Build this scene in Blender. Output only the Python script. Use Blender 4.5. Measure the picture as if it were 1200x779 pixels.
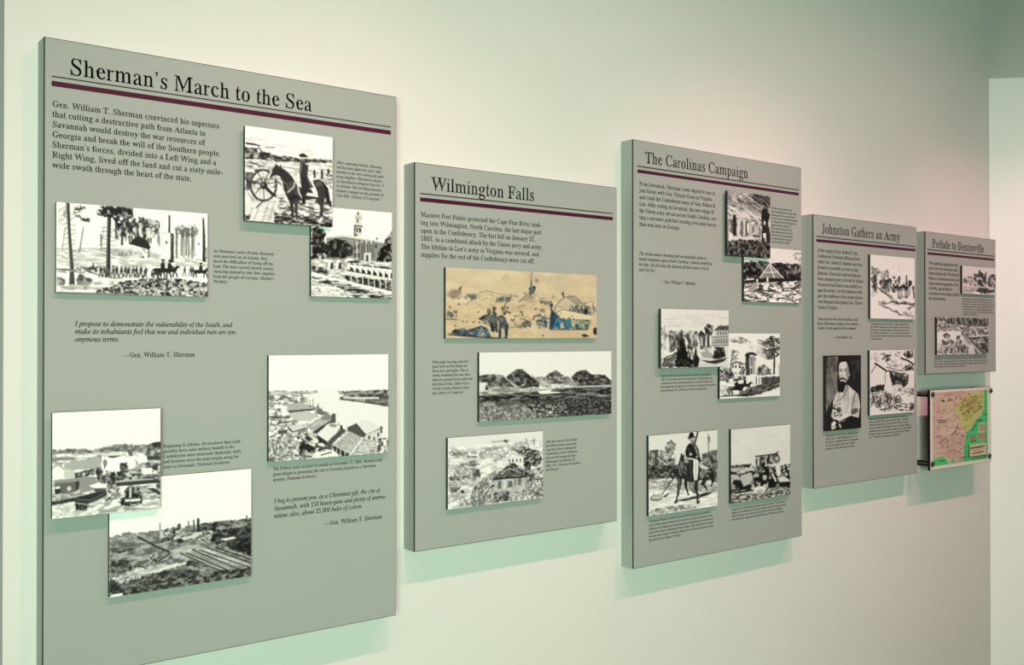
import bpy, math, random
import numpy as np
from mathutils import Vector
from mathutils.geometry import tessellate_polygon

# ------------------------------------------------------------------ scene, camera, world, lights
scene = bpy.context.scene
COL = scene.collection
for o in list(bpy.data.objects):
    bpy.data.objects.remove(o)

vs = scene.view_settings
vs.view_transform = 'Standard'
vs.look = 'None'
vs.gamma = 1.0
vs.use_curve_mapping = False
vs.exposure = 0.0

# room frame: the wall face is the plane Y = 0, the room lies at Y < 0, the floor is Z = 0
PANEL_Y = -0.0485                     # front face of the text panels
CAM = Vector((0.0, PANEL_Y - 2.0, 1.5))
FOCAL = 1167.39                       # focal length in pixels of a 1200 x 779 frame
YAW, PITCH = 0.65763512, 0.00616028
FWD = Vector((math.sin(YAW) * math.cos(PITCH), math.cos(YAW) * math.cos(PITCH), math.sin(PITCH)))
RGT = Vector((math.cos(YAW), -math.sin(YAW), 0.0))
UPV = RGT.cross(FWD)

cam_data = bpy.data.cameras.new('camera')
cam_data.sensor_fit = 'HORIZONTAL'
cam_data.sensor_width = 36.0
cam_data.lens = FOCAL / 1200.0 * 36.0
cam_data.clip_start = 0.05
cam = bpy.data.objects.new('camera', cam_data)
COL.objects.link(cam)
cam.location = CAM
cam.rotation_euler = (math.pi / 2 + PITCH, 0.0, -YAW)
scene.camera = cam

def at(p, y):
    """where the sight line through point p of the photograph meets the vertical plane Y = y"""
    d = FWD + RGT * ((p[0] - 600.0) / FOCAL) + UPV * ((389.5 - p[1]) / FOCAL)
    return CAM + d * ((y - CAM.y) / d.y)

# dim greenish light of the rest of the exhibit hall
world = bpy.data.worlds.new('hall_light')
scene.world = world
world.use_nodes = True
bg = world.node_tree.nodes['Background']
bg.inputs['Color'].default_value = (0.62, 1.0, 0.70, 1.0)
bg.inputs['Strength'].default_value = 0.08

def aim(o, target):
    o.rotation_euler = (Vector(target) - o.location).to_track_quat('-Z', 'Y').to_euler()

def area_lamp(name, loc, target, sx, sy, power, color, spread=100.0):
    d = bpy.data.lights.new(name, 'AREA')
    d.shape = 'RECTANGLE'; d.size = sx; d.size_y = sy
    d.energy = power; d.color = color; d.spread = math.radians(spread)
    o = bpy.data.objects.new(name, d); COL.objects.link(o)
    o.location = loc; aim(o, target)
    return o

def spot_lamp(name, loc, target, power, color, angle, blend, radius=0.03):
    d = bpy.data.lights.new(name, 'SPOT')
    d.energy = power; d.color = color
    d.spot_size = math.radians(angle); d.spot_blend = blend; d.shadow_soft_size = radius
    o = bpy.data.objects.new(name, d); COL.objects.link(o)
    o.location = loc; aim(o, target)
    return o

# cool fluorescent light from the left, one broad area for the unseen source
GREEN = (0.70, 1.0, 0.76)
area_lamp('fluorescent_light', (-1.2, -4.2, 1.60), (1.75, 0.0, 1.25), 2.4, 1.6, 47.0, GREEN, 72.0)
# track spotlights washing the panels from the ceiling
WARM = (1.0, 0.44, 0.50)
for lx, pw, cone in ((-0.40, 36.0, 86.0), (1.05, 44.0, 88.0), (2.50, 52.0, 88.0), (3.85, 66.0, 82.0)):
    spot_lamp('track_or_fill_lamp', (lx, -1.08, 2.90), (lx, 0.0, 0.20), pw, WARM, cone, 1.0, 0.022)
area_lamp('track_or_fill_lamp', (1.60, -1.08, 2.90), (1.60, 0.0, 0.70), 4.7, 0.04, 14.0, WARM, 114.0)  # added strip, no track head: evens the warm light between the spots
# added fill spot, no known fixture, to brighten the slanting partition
spot_lamp('track_or_fill_lamp', (4.30, -2.20, 2.90), (5.0, -0.80, 2.35), 46.0, (0.95, 0.95, 0.90), 74.0, 0.9, 0.03)

# ------------------------------------------------------------------ helpers
def nmat(name, color, rough=0.6, spec=0.3, noise=None, bump=None, metallic=0.0):
    m = bpy.data.materials.new(name); m.use_nodes = True
    nt = m.node_tree; b = nt.nodes['Principled BSDF']
    b.inputs['Base Color'].default_value = (*color, 1.0)
    b.inputs['Roughness'].default_value = rough
    b.inputs['Specular IOR Level'].default_value = spec
    b.inputs['Metallic'].default_value = metallic
    if noise or bump:
        tc = nt.nodes.new('ShaderNodeTexCoord')
    if noise:
        sc, amp = noise
        n = nt.nodes.new('ShaderNodeTexNoise'); n.inputs['Scale'].default_value = sc; n.inputs['Detail'].default_value = 4.0
        r = nt.nodes.new('ShaderNodeValToRGB')
        r.color_ramp.elements[0].position = 0.3; r.color_ramp.elements[1].position = 0.7
        r.color_ramp.elements[0].color = (*[c * (1 - amp) for c in color], 1.0)
        r.color_ramp.elements[1].color = (*[min(1.0, c * (1 + amp)) for c in color], 1.0)
        nt.links.new(tc.outputs['Object'], n.inputs['Vector'])
        nt.links.new(n.outputs['Fac'], r.inputs['Fac'])
        nt.links.new(r.outputs['Color'], b.inputs['Base Color'])
    if bump:
        sc, st, dist = bump
        n2 = nt.nodes.new('ShaderNodeTexNoise'); n2.inputs['Scale'].default_value = sc; n2.inputs['Detail'].default_value = 3.0
        bp = nt.nodes.new('ShaderNodeBump'); bp.inputs['Strength'].default_value = st; bp.inputs['Distance'].default_value = dist
        nt.links.new(tc.outputs['Object'], n2.inputs['Vector'])
        nt.links.new(n2.outputs['Fac'], bp.inputs['Height'])
        nt.links.new(bp.outputs['Normal'], b.inputs['Normal'])
    return m

M_WALL = nmat('wall_paint', (0.70, 0.69, 0.665), 0.75, 0.2, noise=(1.3, 0.012), bump=(260.0, 0.10, 0.001))
M_PART = nmat('partition_paint', (0.92, 0.915, 0.90), 0.7, 0.2, noise=(2.0, 0.01), bump=(220.0, 0.10, 0.001))
M_CEIL = nmat('ceiling_tile', (0.78, 0.78, 0.75), 0.9, 0.1, noise=(30.0, 0.05))
M_FLOOR = nmat('grey_carpet', (0.26, 0.25, 0.23), 0.95, 0.1, noise=(160.0, 0.25), bump=(500.0, 0.6, 0.004))
M_BOARD = nmat('panel_laminate', (0.340, 0.366, 0.348), 0.55, 0.25, noise=(3.0, 0.012), bump=(700.0, 0.05, 0.0004))
M_CORE = nmat('dark_laminate_core', (0.022, 0.024, 0.022), 0.5, 0.25)
M_INK = nmat('printed_black', (0.016, 0.017, 0.017), 0.6, 0.2)
M_RULE = nmat('printed_rule', (0.035, 0.026, 0.030), 0.6, 0.2)
M_MAROON = nmat('printed_maroon', (0.062, 0.005, 0.026), 0.55, 0.25)
M_PLATE = nmat('cream_plate', (0.70, 0.67, 0.58), 0.35, 0.4)
M_BLACK = nmat('black_enamel', (0.006, 0.006, 0.006), 0.35, 0.4)
M_STEEL = nmat('dark_steel', (0.10, 0.095, 0.09), 0.28, 0.5, metallic=0.9)

def print_material():
    m = bpy.data.materials.new('photographic_print'); m.use_nodes = True
    nt = m.node_tree; b = nt.nodes['Principled BSDF']
    a = nt.nodes.new('ShaderNodeAttribute'); a.attribute_name = 'ink'
    nt.links.new(a.outputs['Color'], b.inputs['Base Color'])
    b.inputs['Roughness'].default_value = 0.5
    b.inputs['Specular IOR Level'].default_value = 0.25
    return m
M_PRINT = print_material()

def link(name, me, parent=None):
    o = bpy.data.objects.new(name, me); COL.objects.link(o)
    if parent is not None: o.parent = parent
    return o

def mesh(name, verts, faces, mats, midx=None, parent=None):
    me = bpy.data.meshes.new(name)
    me.from_pydata([tuple(v) for v in verts], [], faces)
    for m in mats: me.materials.append(m)
    if midx is not None:
        me.polygons.foreach_set('material_index', midx)
    me.update()
    return link(name, me, parent)

def box_geo(x0, x1, y0, y1, z0, z1):
    v = [(x0,y0,z0),(x1,y0,z0),(x1,y1,z0),(x0,y1,z0),(x0,y0,z1),(x1,y0,z1),(x1,y1,z1),(x0,y1,z1)]
    f = [(0,1,5,4),(1,2,6,5),(2,3,7,6),(3,0,4,7),(4,5,6,7),(3,2,1,0)]
    return v, f

def box(name, x0, x1, y0, y1, z0, z1, mat, parent=None):
    v, f = box_geo(x0, x1, y0, y1, z0, z1)
    return mesh(name, v, f, [mat], None, parent)

def plate(name, x0, x1, yf, yb, z0, z1, bev, mface, medge, parent=None):
    """a sheet whose front edges are chamfered, the dark core showing in the chamfer"""
    b = bev
    v = [(x0+b,yf,z0+b),(x1-b,yf,z0+b),(x1-b,yf,z1-b),(x0+b,yf,z1-b),
         (x0,yf+b,z0),(x1,yf+b,z0),(x1,yf+b,z1),(x0,yf+b,z1),
         (x0,yb,z0),(x1,yb,z0),(x1,yb,z1),(x0,yb,z1)]
    f = [(0,1,2,3)]
    for i in range(4):
        j = (i+1) % 4
        f.append((4+i,4+j,j,i)); f.append((8+i,8+j,4+j,4+i))
    f.append((11,10,9,8))
    return mesh(name, v, f, [mface, medge], [0]+[1]*9, parent)

def thing(name, label, cat, loc=(0,0,0), group=None):
    o = bpy.data.objects.new(name, None); COL.objects.link(o)
    o.location = loc; o['label'] = label; o['category'] = cat
    if group: o['group'] = group
    o.empty_display_size = 0.1
    return o

def structure(o, label, cat):
    o['kind'] = 'structure'; o['label'] = label; o['category'] = cat
    return o

# ------------------------------------------------------------------ the setting
WALL_X0 = at((4.0, 389.5), 0.0).x
CORNER = at((1159.6, 389.5), 0.0)
PDIR = Vector((0.698, -0.716, 0.0)).normalized()
PNRM = Vector((-PDIR.y, PDIR.x, 0.0)) * -1.0
if PNRM.dot(CAM - CORNER) < 0: PNRM = -PNRM
structure(box('wall_back', WALL_X0, 7.5, 0.0, 0.32, 0.0, 3.1, M_WALL), 'long pale wall that carries the row of grey text panels', 'wall')
structure(box('floor', -3.0, 7.5, -6.0, 0.6, -0.12, 0.0, M_FLOOR), 'grey carpet floor below the panels', 'floor')
structure(box('ceiling', -3.0, 7.5, -6.0, 0.6, 3.1, 3.22, M_CEIL), 'white ceiling above the panels', 'ceiling')
PTOP = at((1160.0, 92.6), CORNER.y).z
def slanted(name, a0, a1, t0, t1, z0, z1, mat):
    """box along the slanting partition: a along its face, t in front of (+) or behind (-) its face"""
    base = Vector((CORNER.x, CORNER.y, 0.0))
    v, f = box_geo(a0, a1, t0, t1, z0, z1)
    return mesh(name, [base + PDIR*p[0] + PNRM*p[1] + Vector((0,0,p[2])) for p in v], f, [mat])
structure(slanted('wall_right', 0.0, 1.9, -0.12, 0.0, 0.0, PTOP, M_PART), 'bright white partition standing at an angle beside the last panel', 'wall')
structure(slanted('trim_1', 0.0, 0.034, 0.0, 0.003, 0.0, PTOP - 0.004, M_PART), 'thin white corner strip along the edge of the partition', 'trim')
# ------------------------------------------------------------------ lettering: outlines of a serif face, 1000 units = 1.47 em
def outlines(d):
    return {c: (a, [list(zip(l[0::2], l[1::2])) for l in loops]) for c, (a, loops) in d.items()}
ROMAN = outlines({
    'a': (302, [[223,-10,205,-4,194,23,176,40,148,11,101,-7,65,-6,48,15,35,63,44,116,71,126,88,149,112,166,149,181,181,184,188,210,189,241,181,268,161,287,130,296,108,293,90,282,84,266,93,235,88,218,75,213,48,217,43,236,49,257,85,303,101,313,142,318,171,313,227,271,236,253,241,226,240,46,251,32,279,37,283,28,274,12,258,-1], [133,32,176,45,189,59,190,134,181,176,166,172,135,151,96,107,89,75,95,51,113,33]]),
    'b': (340, [[42,-10,58,71,58,399,50,423,9,440,8,454,97,455,122,446,114,444,112,420,114,326,122,290,137,283,165,308,193,315,228,308,260,288,284,257,296,227,304,179,303,136,295,95,280,59,259,28,231,2,207,-7,167,-9,126,7,99,31,49,-9], [172,14,201,22,223,47,240,84,248,136,247,199,237,238,211,272,184,280,122,266,112,243,116,59,124,43,149,20]]),
    'c': (302, [[160,-2,107,17,67,55,43,110,40,179,60,242,100,295,137,314,196,318,210,313,261,274,271,254,270,237,244,225,224,226,209,280,190,294,156,294,141,285,115,250,102,210,99,152,109,100,140,56,181,38,234,42,279,71,292,60,275,39,234,8,211,-1]]),
    'd': (340, [[128,-6,101,4,78,21,60,44,47,73,36,147,47,231,74,280,114,310,154,315,185,301,199,285,214,291,221,324,221,409,207,427,163,440,163,454,271,452,284,445,276,443,274,432,276,59,284,39,323,27,324,12,260,4,225,7,210,-4,217,19,207,45,190,18,173,2,152,-6], [157,28,209,48,224,73,221,261,211,274,160,281,125,271,107,248,95,212,90,153,95,96,106,60,124,37]]),
    'e': (302, [[154,-1,102,17,65,55,46,100,39,178,27,208,100,300,121,313,158,318,209,308,234,288,259,247,279,195,281,173,236,188,177,167,111,174,101,136,110,91,137,56,173,39,226,47,249,62,271,85,285,72,268,47,228,11,205,1], [110,186,159,192,205,190,211,235,200,271,182,292,148,294,125,275,105,233,103,214]]),
    'f': (226, [[16,0,16,16,70,29,76,47,73,253,64,283,17,277,17,310,64,304,73,332,78,382,94,414,156,460,184,465,205,462,256,424,265,406,265,389,256,377,216,378,209,391,215,432,196,443,164,435,143,407,138,345,149,303,216,310,216,277,149,284,142,265,137,230,137,54,143,36,157,25,212,16,212,0]]),
    'g': (340, [[151,-140,76,-132,52,-118,25,-89,25,-75,30,-68,49,-61,59,-44,79,-27,31,30,30,53,47,61,87,64,98,94,111,111,70,146,48,176,41,213,45,237,56,258,79,283,125,314,177,318,234,302,317,300,324,297,316,295,316,277,323,274,309,269,275,272,284,195,279,174,262,149,230,121,202,106,126,100,100,76,95,61,99,50,119,37,243,32,289,18,301,4,318,-51,314,-79,297,-103,267,-121,228,-134], [163,124,191,133,210,151,222,183,225,211,214,272,192,289,163,297,142,292,118,271,108,251,101,211,108,171,123,143,141,128], [167,-116,226,-111,262,-94,277,-60,270,-35,251,-25,224,-20,96,-21,86,-32,74,-65,75,-85,106,-107]]),
    'h': (340, [[16,0,16,16,49,25,60,33,64,55,63,407,55,426,18,441,18,454,101,455,124,446,116,444,115,432,116,326,130,262,163,300,209,316,232,306,262,280,272,264,279,211,279,41,292,25,324,16,324,0,180,0,180,16,208,22,226,55,225,235,215,264,193,273,126,258,114,240,116,41,128,25,161,16,161,0]]),
    'i': (189, [[96,383,76,391,67,412,76,434,96,443,116,434,125,412,116,391], [17,0,17,16,59,28,68,48,66,268,54,285,20,294,21,309,119,307,133,301,125,299,123,287,124,41,137,25,172,16,172,0]]),
    'j': (189, [[96,384,77,392,69,414,77,435,96,444,115,435,123,414,115,393], [32,-140,4,-132,-29,-96,-38,-70,-31,-51,4,-51,11,-68,4,-99,14,-114,28,-117,44,-113,58,-102,72,-64,74,259,69,275,58,285,21,295,21,309,113,310,135,301,128,298,126,287,124,-54,117,-79,95,-106,64,-132]]),
    'k': (340, [[17,0,17,16,58,28,68,48,66,103,57,162,67,221,67,406,55,430,20,440,21,454,107,455,131,446,124,443,122,431,123,228,127,192,138,164,220,253,232,273,228,288,197,294,196,309,326,309,326,294,269,272,209,209,232,152,288,63,322,30,357,16,357,0,323,3,267,22,200,0,200,16,229,19,240,31,241,42,195,111,156,159,126,141,122,48,130,29,171,16,171,0]]),
    'l': (189, [[17,0,17,16,52,24,63,33,68,55,67,405,55,429,20,440,20,454,107,455,132,446,124,444,122,420,123,41,136,25,171,16,171,0]]),
    'm': (529, [[18,2,19,15,52,25,67,40,68,253,59,280,19,295,19,309,95,310,132,302,126,299,126,287,137,259,166,294,195,312,218,317,245,308,262,289,306,256,333,293,381,316,407,312,447,280,462,241,464,41,477,25,510,15,511,2,361,2,362,15,401,29,409,48,407,235,397,264,373,273,321,261,302,252,293,241,293,41,305,25,338,15,339,2,192,2,192,15,231,29,239,48,237,243,222,269,203,273,136,255,122,239,122,41,134,25,168,15,168,2]]),
    'n': (340, [[16,0,16,16,49,25,63,40,66,253,56,280,18,295,18,309,111,307,124,301,118,300,119,289,130,262,150,289,170,305,209,316,232,306,262,280,277,241,279,41,292,25,324,16,324,0,180,0,180,16,208,22,226,55,225,235,215,264,193,273,129,255,116,239,116,41,128,25,161,16,161,0]]),
    'o': (340, [[170,-10,116,0,78,36,48,89,39,154,49,220,78,273,116,308,170,318,224,308,261,274,291,221,301,154,291,88,262,34,224,0], [170,11,202,23,225,54,236,90,241,154,237,207,227,247,200,287,170,299,138,287,116,254,103,207,99,155,104,91,115,54,139,23]]),
    'p': (340, [[16,-139,16,-124,60,-110,66,-94,65,254,57,278,19,296,19,309,90,310,123,303,118,298,119,286,128,258,152,294,179,312,211,314,239,305,261,288,279,265,298,212,302,130,283,56,252,15,218,-4,180,-5,156,9,142,27,127,21,119,-13,120,-98,134,-112,181,-123,181,-139], [179,28,205,32,228,55,240,81,248,134,247,193,237,240,217,270,191,279,164,273,132,255,119,239,120,54,137,37]]),
    'q': (340, [[163,-139,163,-123,207,-114,224,-100,222,18,216,37,199,27,187,8,147,-6,104,5,74,28,52,61,40,105,37,159,46,215,74,272,100,300,121,313,159,319,187,315,214,302,240,278,289,318,297,319,282,237,280,-91,288,-111,331,-123,331,-139], [167,29,216,35,225,48,227,66,224,251,215,267,190,289,167,295,140,287,110,251,97,210,92,156,96,97,108,61,128,38]]),
    'r': (226, [[14,0,14,16,49,28,57,48,55,261,44,285,17,294,17,309,79,310,106,303,100,287,103,264,121,254,133,277,171,296,189,300,205,295,211,281,201,242,185,242,169,262,156,265,116,241,103,214,103,47,114,27,156,16,156,0]]),
    's': (265, [[139,-10,112,-6,62,13,45,-6,36,-6,34,105,48,104,65,56,78,38,120,15,143,16,164,26,178,45,184,70,178,92,162,112,87,156,62,179,50,213,54,265,70,297,102,316,140,318,199,303,213,317,221,317,223,222,210,222,198,254,181,278,152,294,115,292,100,279,90,259,90,234,100,217,200,152,212,135,221,105,222,55,207,21,178,-3]]),
    't': (189, [[102,-9,76,3,57,49,55,244,47,285,18,280,22,297,47,300,59,310,78,344,89,387,107,424,120,424,108,333,113,303,172,310,172,279,114,285,104,232,105,61,112,44,127,37,151,44,171,74,184,66,175,43,151,9,120,-7]]),
    'u': (340, [[119,-10,100,-5,64,44,59,81,57,264,47,282,11,295,11,309,96,310,120,301,113,298,111,287,112,74,120,47,129,39,145,34,169,36,207,50,219,61,224,89,222,265,210,284,173,295,173,309,253,310,284,302,278,299,276,287,276,53,290,36,325,29,326,14,228,6,212,-5,218,20,210,47,176,8,145,-6]]),
    'v': (340, [[159,-9,139,83,80,211,61,263,44,279,-3,294,-3,310,63,300,116,310,182,310,182,294,141,289,128,275,128,264,175,150,205,114,268,272,257,289,227,295,227,309,338,309,338,295,301,276,244,144,197,97,177,-9]]),
    'w': (491, [[139,-10,120,85,61,216,41,272,-9,294,-10,308,53,296,104,309,155,309,154,294,120,288,109,281,110,262,158,153,189,120,214,181,251,218,260,234,244,277,192,296,191,308,244,302,298,310,364,309,363,295,325,284,316,257,350,169,379,133,438,278,432,288,403,295,403,309,453,305,502,309,502,295,471,279,421,162,373,116,344,-10,326,-10,309,105,276,180,252,206,226,143,179,96,157,-10]]),
    'x': (340, [[6,1,6,14,53,39,110,109,144,136,135,166,75,253,46,277,4,294,4,310,42,307,92,291,155,309,180,310,180,294,142,288,134,270,170,216,195,196,252,279,247,288,215,295,215,309,331,309,330,297,284,272,233,211,198,185,207,154,274,56,301,30,340,15,340,0,303,5,253,21,203,4,165,0,165,16,206,22,216,37,180,95,147,124,89,34,98,19,124,14,124,1]]),
    'y': (340, [[60,-121,34,-118,19,-109,10,-96,10,-80,33,-62,51,-59,66,-66,77,-98,88,-101,107,-96,139,-60,161,-4,144,80,80,213,64,265,49,276,-4,294,-5,310,62,300,116,310,183,310,183,294,138,288,125,273,175,155,194,126,211,112,271,278,263,288,231,294,230,310,335,305,335,296,311,282,304,272,251,143,205,95,187,-13,152,-87,134,-111,120,-121]]),
    'z': (302, [[14,1,16,13,53,46,66,65,164,239,180,290,109,286,81,277,62,259,45,217,28,217,36,307,176,310,224,295,282,309,278,292,237,248,143,85,128,53,121,22,187,27,222,37,245,58,269,107,284,107,272,4,133,1,73,19]]),
    'A': (491, [[-9,1,-8,17,28,28,45,45,158,303,172,323,213,359,233,465,251,465,271,370,334,241,367,190,380,143,400,100,439,40,464,27,499,18,499,0,418,13,365,1,258,0,258,18,318,25,330,33,341,52,319,109,291,142,245,133,116,132,84,59,83,39,97,25,141,17,142,1,67,9], [127,160,277,157,276,199,264,232,233,295,199,328]]),
    'B': (454, [[16,0,16,18,46,22,73,34,97,82,98,189,86,249,98,297,99,357,96,388,77,421,48,435,16,438,16,455,270,452,352,415,378,375,379,331,347,283,287,249,330,222,390,170,399,153,402,131,398,100,385,76,319,19,281,2], [176,246,193,245,252,261,280,278,304,304,313,327,314,361,305,389,281,416,255,429,222,434,185,430,164,416,164,287], [227,24,254,27,286,39,319,71,333,110,330,157,309,194,276,216,194,238,176,238,164,195,166,65,187,34]]),
    'C': (454, [[249,-11,207,-6,154,18,111,54,81,99,60,150,51,207,53,269,66,323,90,372,111,401,146,434,180,454,230,465,282,463,336,448,376,428,393,433,407,464,421,464,412,409,422,353,421,309,408,310,376,385,363,399,303,434,273,442,221,437,191,420,161,393,137,352,120,295,117,194,120,161,137,108,163,68,194,42,229,28,282,24,347,45,415,101,429,89,410,58,354,14,286,-8]]),
    'D': (491, [[20,0,20,18,46,21,69,31,85,52,93,74,96,350,93,381,74,417,49,433,15,438,15,455,258,454,303,445,349,420,389,383,416,340,437,260,433,163,418,112,392,70,353,35,299,7,226,0], [220,24,260,30,293,45,325,69,339,87,363,144,373,229,361,316,350,348,324,387,292,412,260,428,221,433,179,423,160,385,157,62,160,44,173,31]]),
    'E': (415, [[13,0,13,17,55,25,77,45,89,78,92,113,91,183,79,229,91,287,91,376,67,423,41,435,15,438,15,455,285,455,353,443,369,448,374,321,362,321,338,394,316,413,260,428,206,430,175,425,155,407,150,388,151,281,163,237,182,239,201,247,220,247,241,256,257,287,271,345,286,345,286,118,270,118,263,164,245,215,231,223,204,221,174,229,161,225,153,198,151,103,156,58,174,35,208,28,259,30,306,40,336,55,358,82,386,143,404,143,391,77,370,25,370,11,290,0]]),
    'F': (378, [[14,0,14,18,42,23,67,35,88,84,90,189,78,247,90,293,91,340,88,375,76,408,60,425,13,438,13,455,290,455,346,443,362,448,367,321,354,321,334,387,324,403,309,415,257,428,215,431,163,427,147,416,150,282,161,240,216,248,237,257,253,288,266,346,283,346,283,118,266,118,250,194,237,214,227,220,161,229,150,188,149,93,155,64,182,29,240,18,240,0]]),
    'G': (491, [[259,-10,194,-2,157,16,114,53,82,97,62,148,52,207,55,270,67,324,82,357,112,402,154,440,188,458,228,465,283,463,338,448,385,423,393,430,402,456,416,460,411,409,422,353,421,309,407,309,370,396,309,431,279,441,223,437,192,420,163,394,138,352,121,296,116,228,129,130,143,96,166,63,198,36,230,19,266,13,305,19,333,35,349,60,352,139,344,159,328,171,266,182,266,198,484,198,484,182,440,172,416,139,411,62,415,40,422,35,411,23,384,11,317,-5]]),
    'H': (491, [[14,0,14,18,55,26,77,48,89,80,91,128,88,188,75,236,90,295,89,379,66,422,42,434,15,438,15,455,227,455,227,438,175,425,152,395,150,285,162,242,214,250,289,250,329,242,341,285,340,395,317,425,265,438,265,455,476,455,476,438,436,429,415,409,403,379,400,331,403,283,417,236,401,176,403,80,424,35,442,24,476,18,476,0,265,0,265,18,292,21,316,33,339,74,341,186,329,230,278,221,203,222,162,230,150,174,155,68,180,29,227,18,227,0]]),
    'I': (226, [[12,0,12,18,71,35,83,52,86,75,85,398,71,424,12,438,12,455,212,455,212,438,154,424,139,398,139,77,144,56,158,36,188,22,214,18,214,0]]),
    'J': (265, [[87,-65,71,-63,56,-55,22,-10,12,23,18,44,44,48,54,44,59,27,53,-15,67,-36,84,-40,101,-37,118,-22,133,21,136,376,119,418,94,432,63,438,63,455,252,455,252,438,229,434,201,420,188,386,186,90,177,12,165,-14,122,-58]]),
    'K': (491, [[15,0,15,18,57,26,79,48,92,80,94,128,93,176,85,224,94,283,92,379,68,422,43,434,16,438,16,455,233,455,233,438,180,425,156,395,155,278,174,228,317,382,336,412,336,426,330,431,280,438,280,455,357,450,467,455,467,438,440,436,374,409,284,310,255,285,274,236,398,67,437,39,477,21,499,18,499,0,453,2,385,23,327,1,270,0,270,18,336,27,341,35,340,51,242,180,193,222,165,203,157,175,156,80,179,34,197,24,233,18,233,0]]),
    'L': (415, [[15,0,15,18,57,26,80,48,92,80,95,128,92,379,84,401,68,423,43,434,16,438,16,455,243,455,243,438,208,435,179,425,158,388,157,60,178,36,208,28,257,29,318,41,339,51,357,67,399,154,416,154,405,88,381,24,378,14,381,12,289,0]]),
    'M': (605, [[15,2,15,16,60,30,71,49,72,347,75,370,93,405,82,422,14,438,14,455,79,454,122,442,155,449,169,444,165,438,171,415,263,189,279,158,302,134,394,369,405,389,432,416,437,439,433,448,463,455,589,455,589,438,525,419,514,401,513,379,516,67,537,30,588,18,588,0,377,0,377,18,403,22,435,35,454,74,454,352,446,387,435,407,339,162,327,142,291,107,274,1,258,1,242,95,135,353,116,383,99,397,102,48,113,28,160,16,160,2]]),
    'N': (491, [[401,-10,338,108,145,335,103,361,106,48,116,29,165,16,165,1,19,1,19,16,67,28,76,39,75,317,79,341,95,376,95,394,85,407,20,439,19,454,75,453,133,436,148,440,167,403,342,192,369,168,392,158,389,416,379,427,331,440,330,454,476,454,476,440,434,430,421,415,419,189,397,142,393,118,416,25,419,-10]]),
    'O': (491, [[244,-11,199,-6,171,3,136,27,107,58,84,92,62,142,50,228,53,272,67,326,107,398,136,429,166,450,202,462,248,466,293,462,320,453,356,428,384,398,413,352,428,314,441,228,438,184,424,129,384,58,355,26,318,2], [247,12,280,18,308,35,334,62,358,104,371,147,379,227,371,306,345,374,318,408,290,430,243,443,210,437,183,420,156,393,133,352,120,308,112,228,120,150,146,82,173,48,201,26]]),
    'P': (378, [[14,0,14,18,53,26,74,48,86,80,88,128,85,176,76,212,87,271,85,379,64,422,40,434,15,438,15,455,218,455,259,446,310,407,333,382,345,351,346,317,339,291,326,270,257,213,208,206,157,215,145,171,149,68,173,29,219,18,219,0], [156,222,241,243,259,256,283,293,287,338,279,379,255,411,228,425,196,431,173,427,153,411,146,399,145,263]]),
    'Q': (491, [[354,-110,299,-91,255,-86,240,-78,176,1,147,17,104,61,81,98,59,152,50,243,56,285,72,338,99,386,126,419,160,447,187,458,263,466,307,458,333,445,366,419,392,387,413,353,433,301,440,258,440,204,433,159,420,117,398,78,370,42,332,11,302,2,303,-14,313,-42,349,-67,416,-81,460,-73,463,-92,398,-111], [249,-7,285,5,335,63,352,92,374,159,380,227,372,306,345,374,318,408,290,430,243,443,210,437,183,420,156,393,133,352,120,308,112,228,120,150,146,82,173,47,214,12]]),
    'R': (454, [[15,0,15,18,56,26,78,48,91,80,93,128,92,176,84,224,93,283,91,379,67,422,43,434,15,438,15,455,239,454,267,451,291,442,359,386,372,364,377,335,374,314,357,283,289,228,296,205,317,164,386,59,408,38,456,16,458,3,427,2,370,21,332,14,318,50,257,146,213,185,195,215,165,220,153,164,158,68,184,29,232,18,232,0], [166,225,203,230,228,225,292,272,305,292,314,326,309,368,295,394,258,422,238,429,194,429,174,422,162,404,154,374,153,280]]),
    'S': (378, [[43,-9,50,45,42,102,42,158,61,158,84,74,97,51,159,19,203,15,242,29,269,58,282,98,277,133,254,164,135,230,110,248,84,276,70,307,62,356,67,389,81,418,112,449,155,464,222,461,290,439,302,443,313,462,321,460,317,432,327,376,327,320,313,321,293,377,275,405,232,434,206,443,167,443,135,427,115,399,107,361,114,332,142,301,268,233,308,197,322,166,331,120,327,85,314,53,283,16,232,-6,186,-10,143,-6,103,8,73,28,59,-10]]),
    'T': (415, [[90,0,90,18,120,21,147,33,165,57,173,80,172,398,159,437,114,430,72,416,51,396,27,319,12,319,11,375,19,447,22,442,34,442,80,453,114,455,311,455,380,442,391,442,395,447,402,375,402,318,388,318,380,353,359,399,328,422,252,436,239,398,239,80,247,56,264,33,290,21,322,18,322,0]]),
    'U': (491, [[247,-13,193,-1,154,20,128,42,110,70,96,130,93,379,69,422,43,434,15,438,15,455,240,455,240,438,184,425,160,395,159,119,170,76,194,45,231,28,274,22,310,26,339,37,362,56,378,83,388,117,391,407,380,425,329,440,329,454,472,454,472,440,434,428,421,413,420,148,402,69,379,32,345,7,301,-8]]),
    'V': (491, [[244,-12,221,95,101,335,73,376,57,412,-16,438,-16,455,25,452,79,439,133,454,242,455,242,438,203,436,175,426,155,404,153,391,254,178,277,148,297,134,399,377,410,415,407,425,397,431,344,440,344,454,425,446,506,454,506,440,467,429,450,413,341,163,327,143,284,107,263,-12]]),
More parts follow.
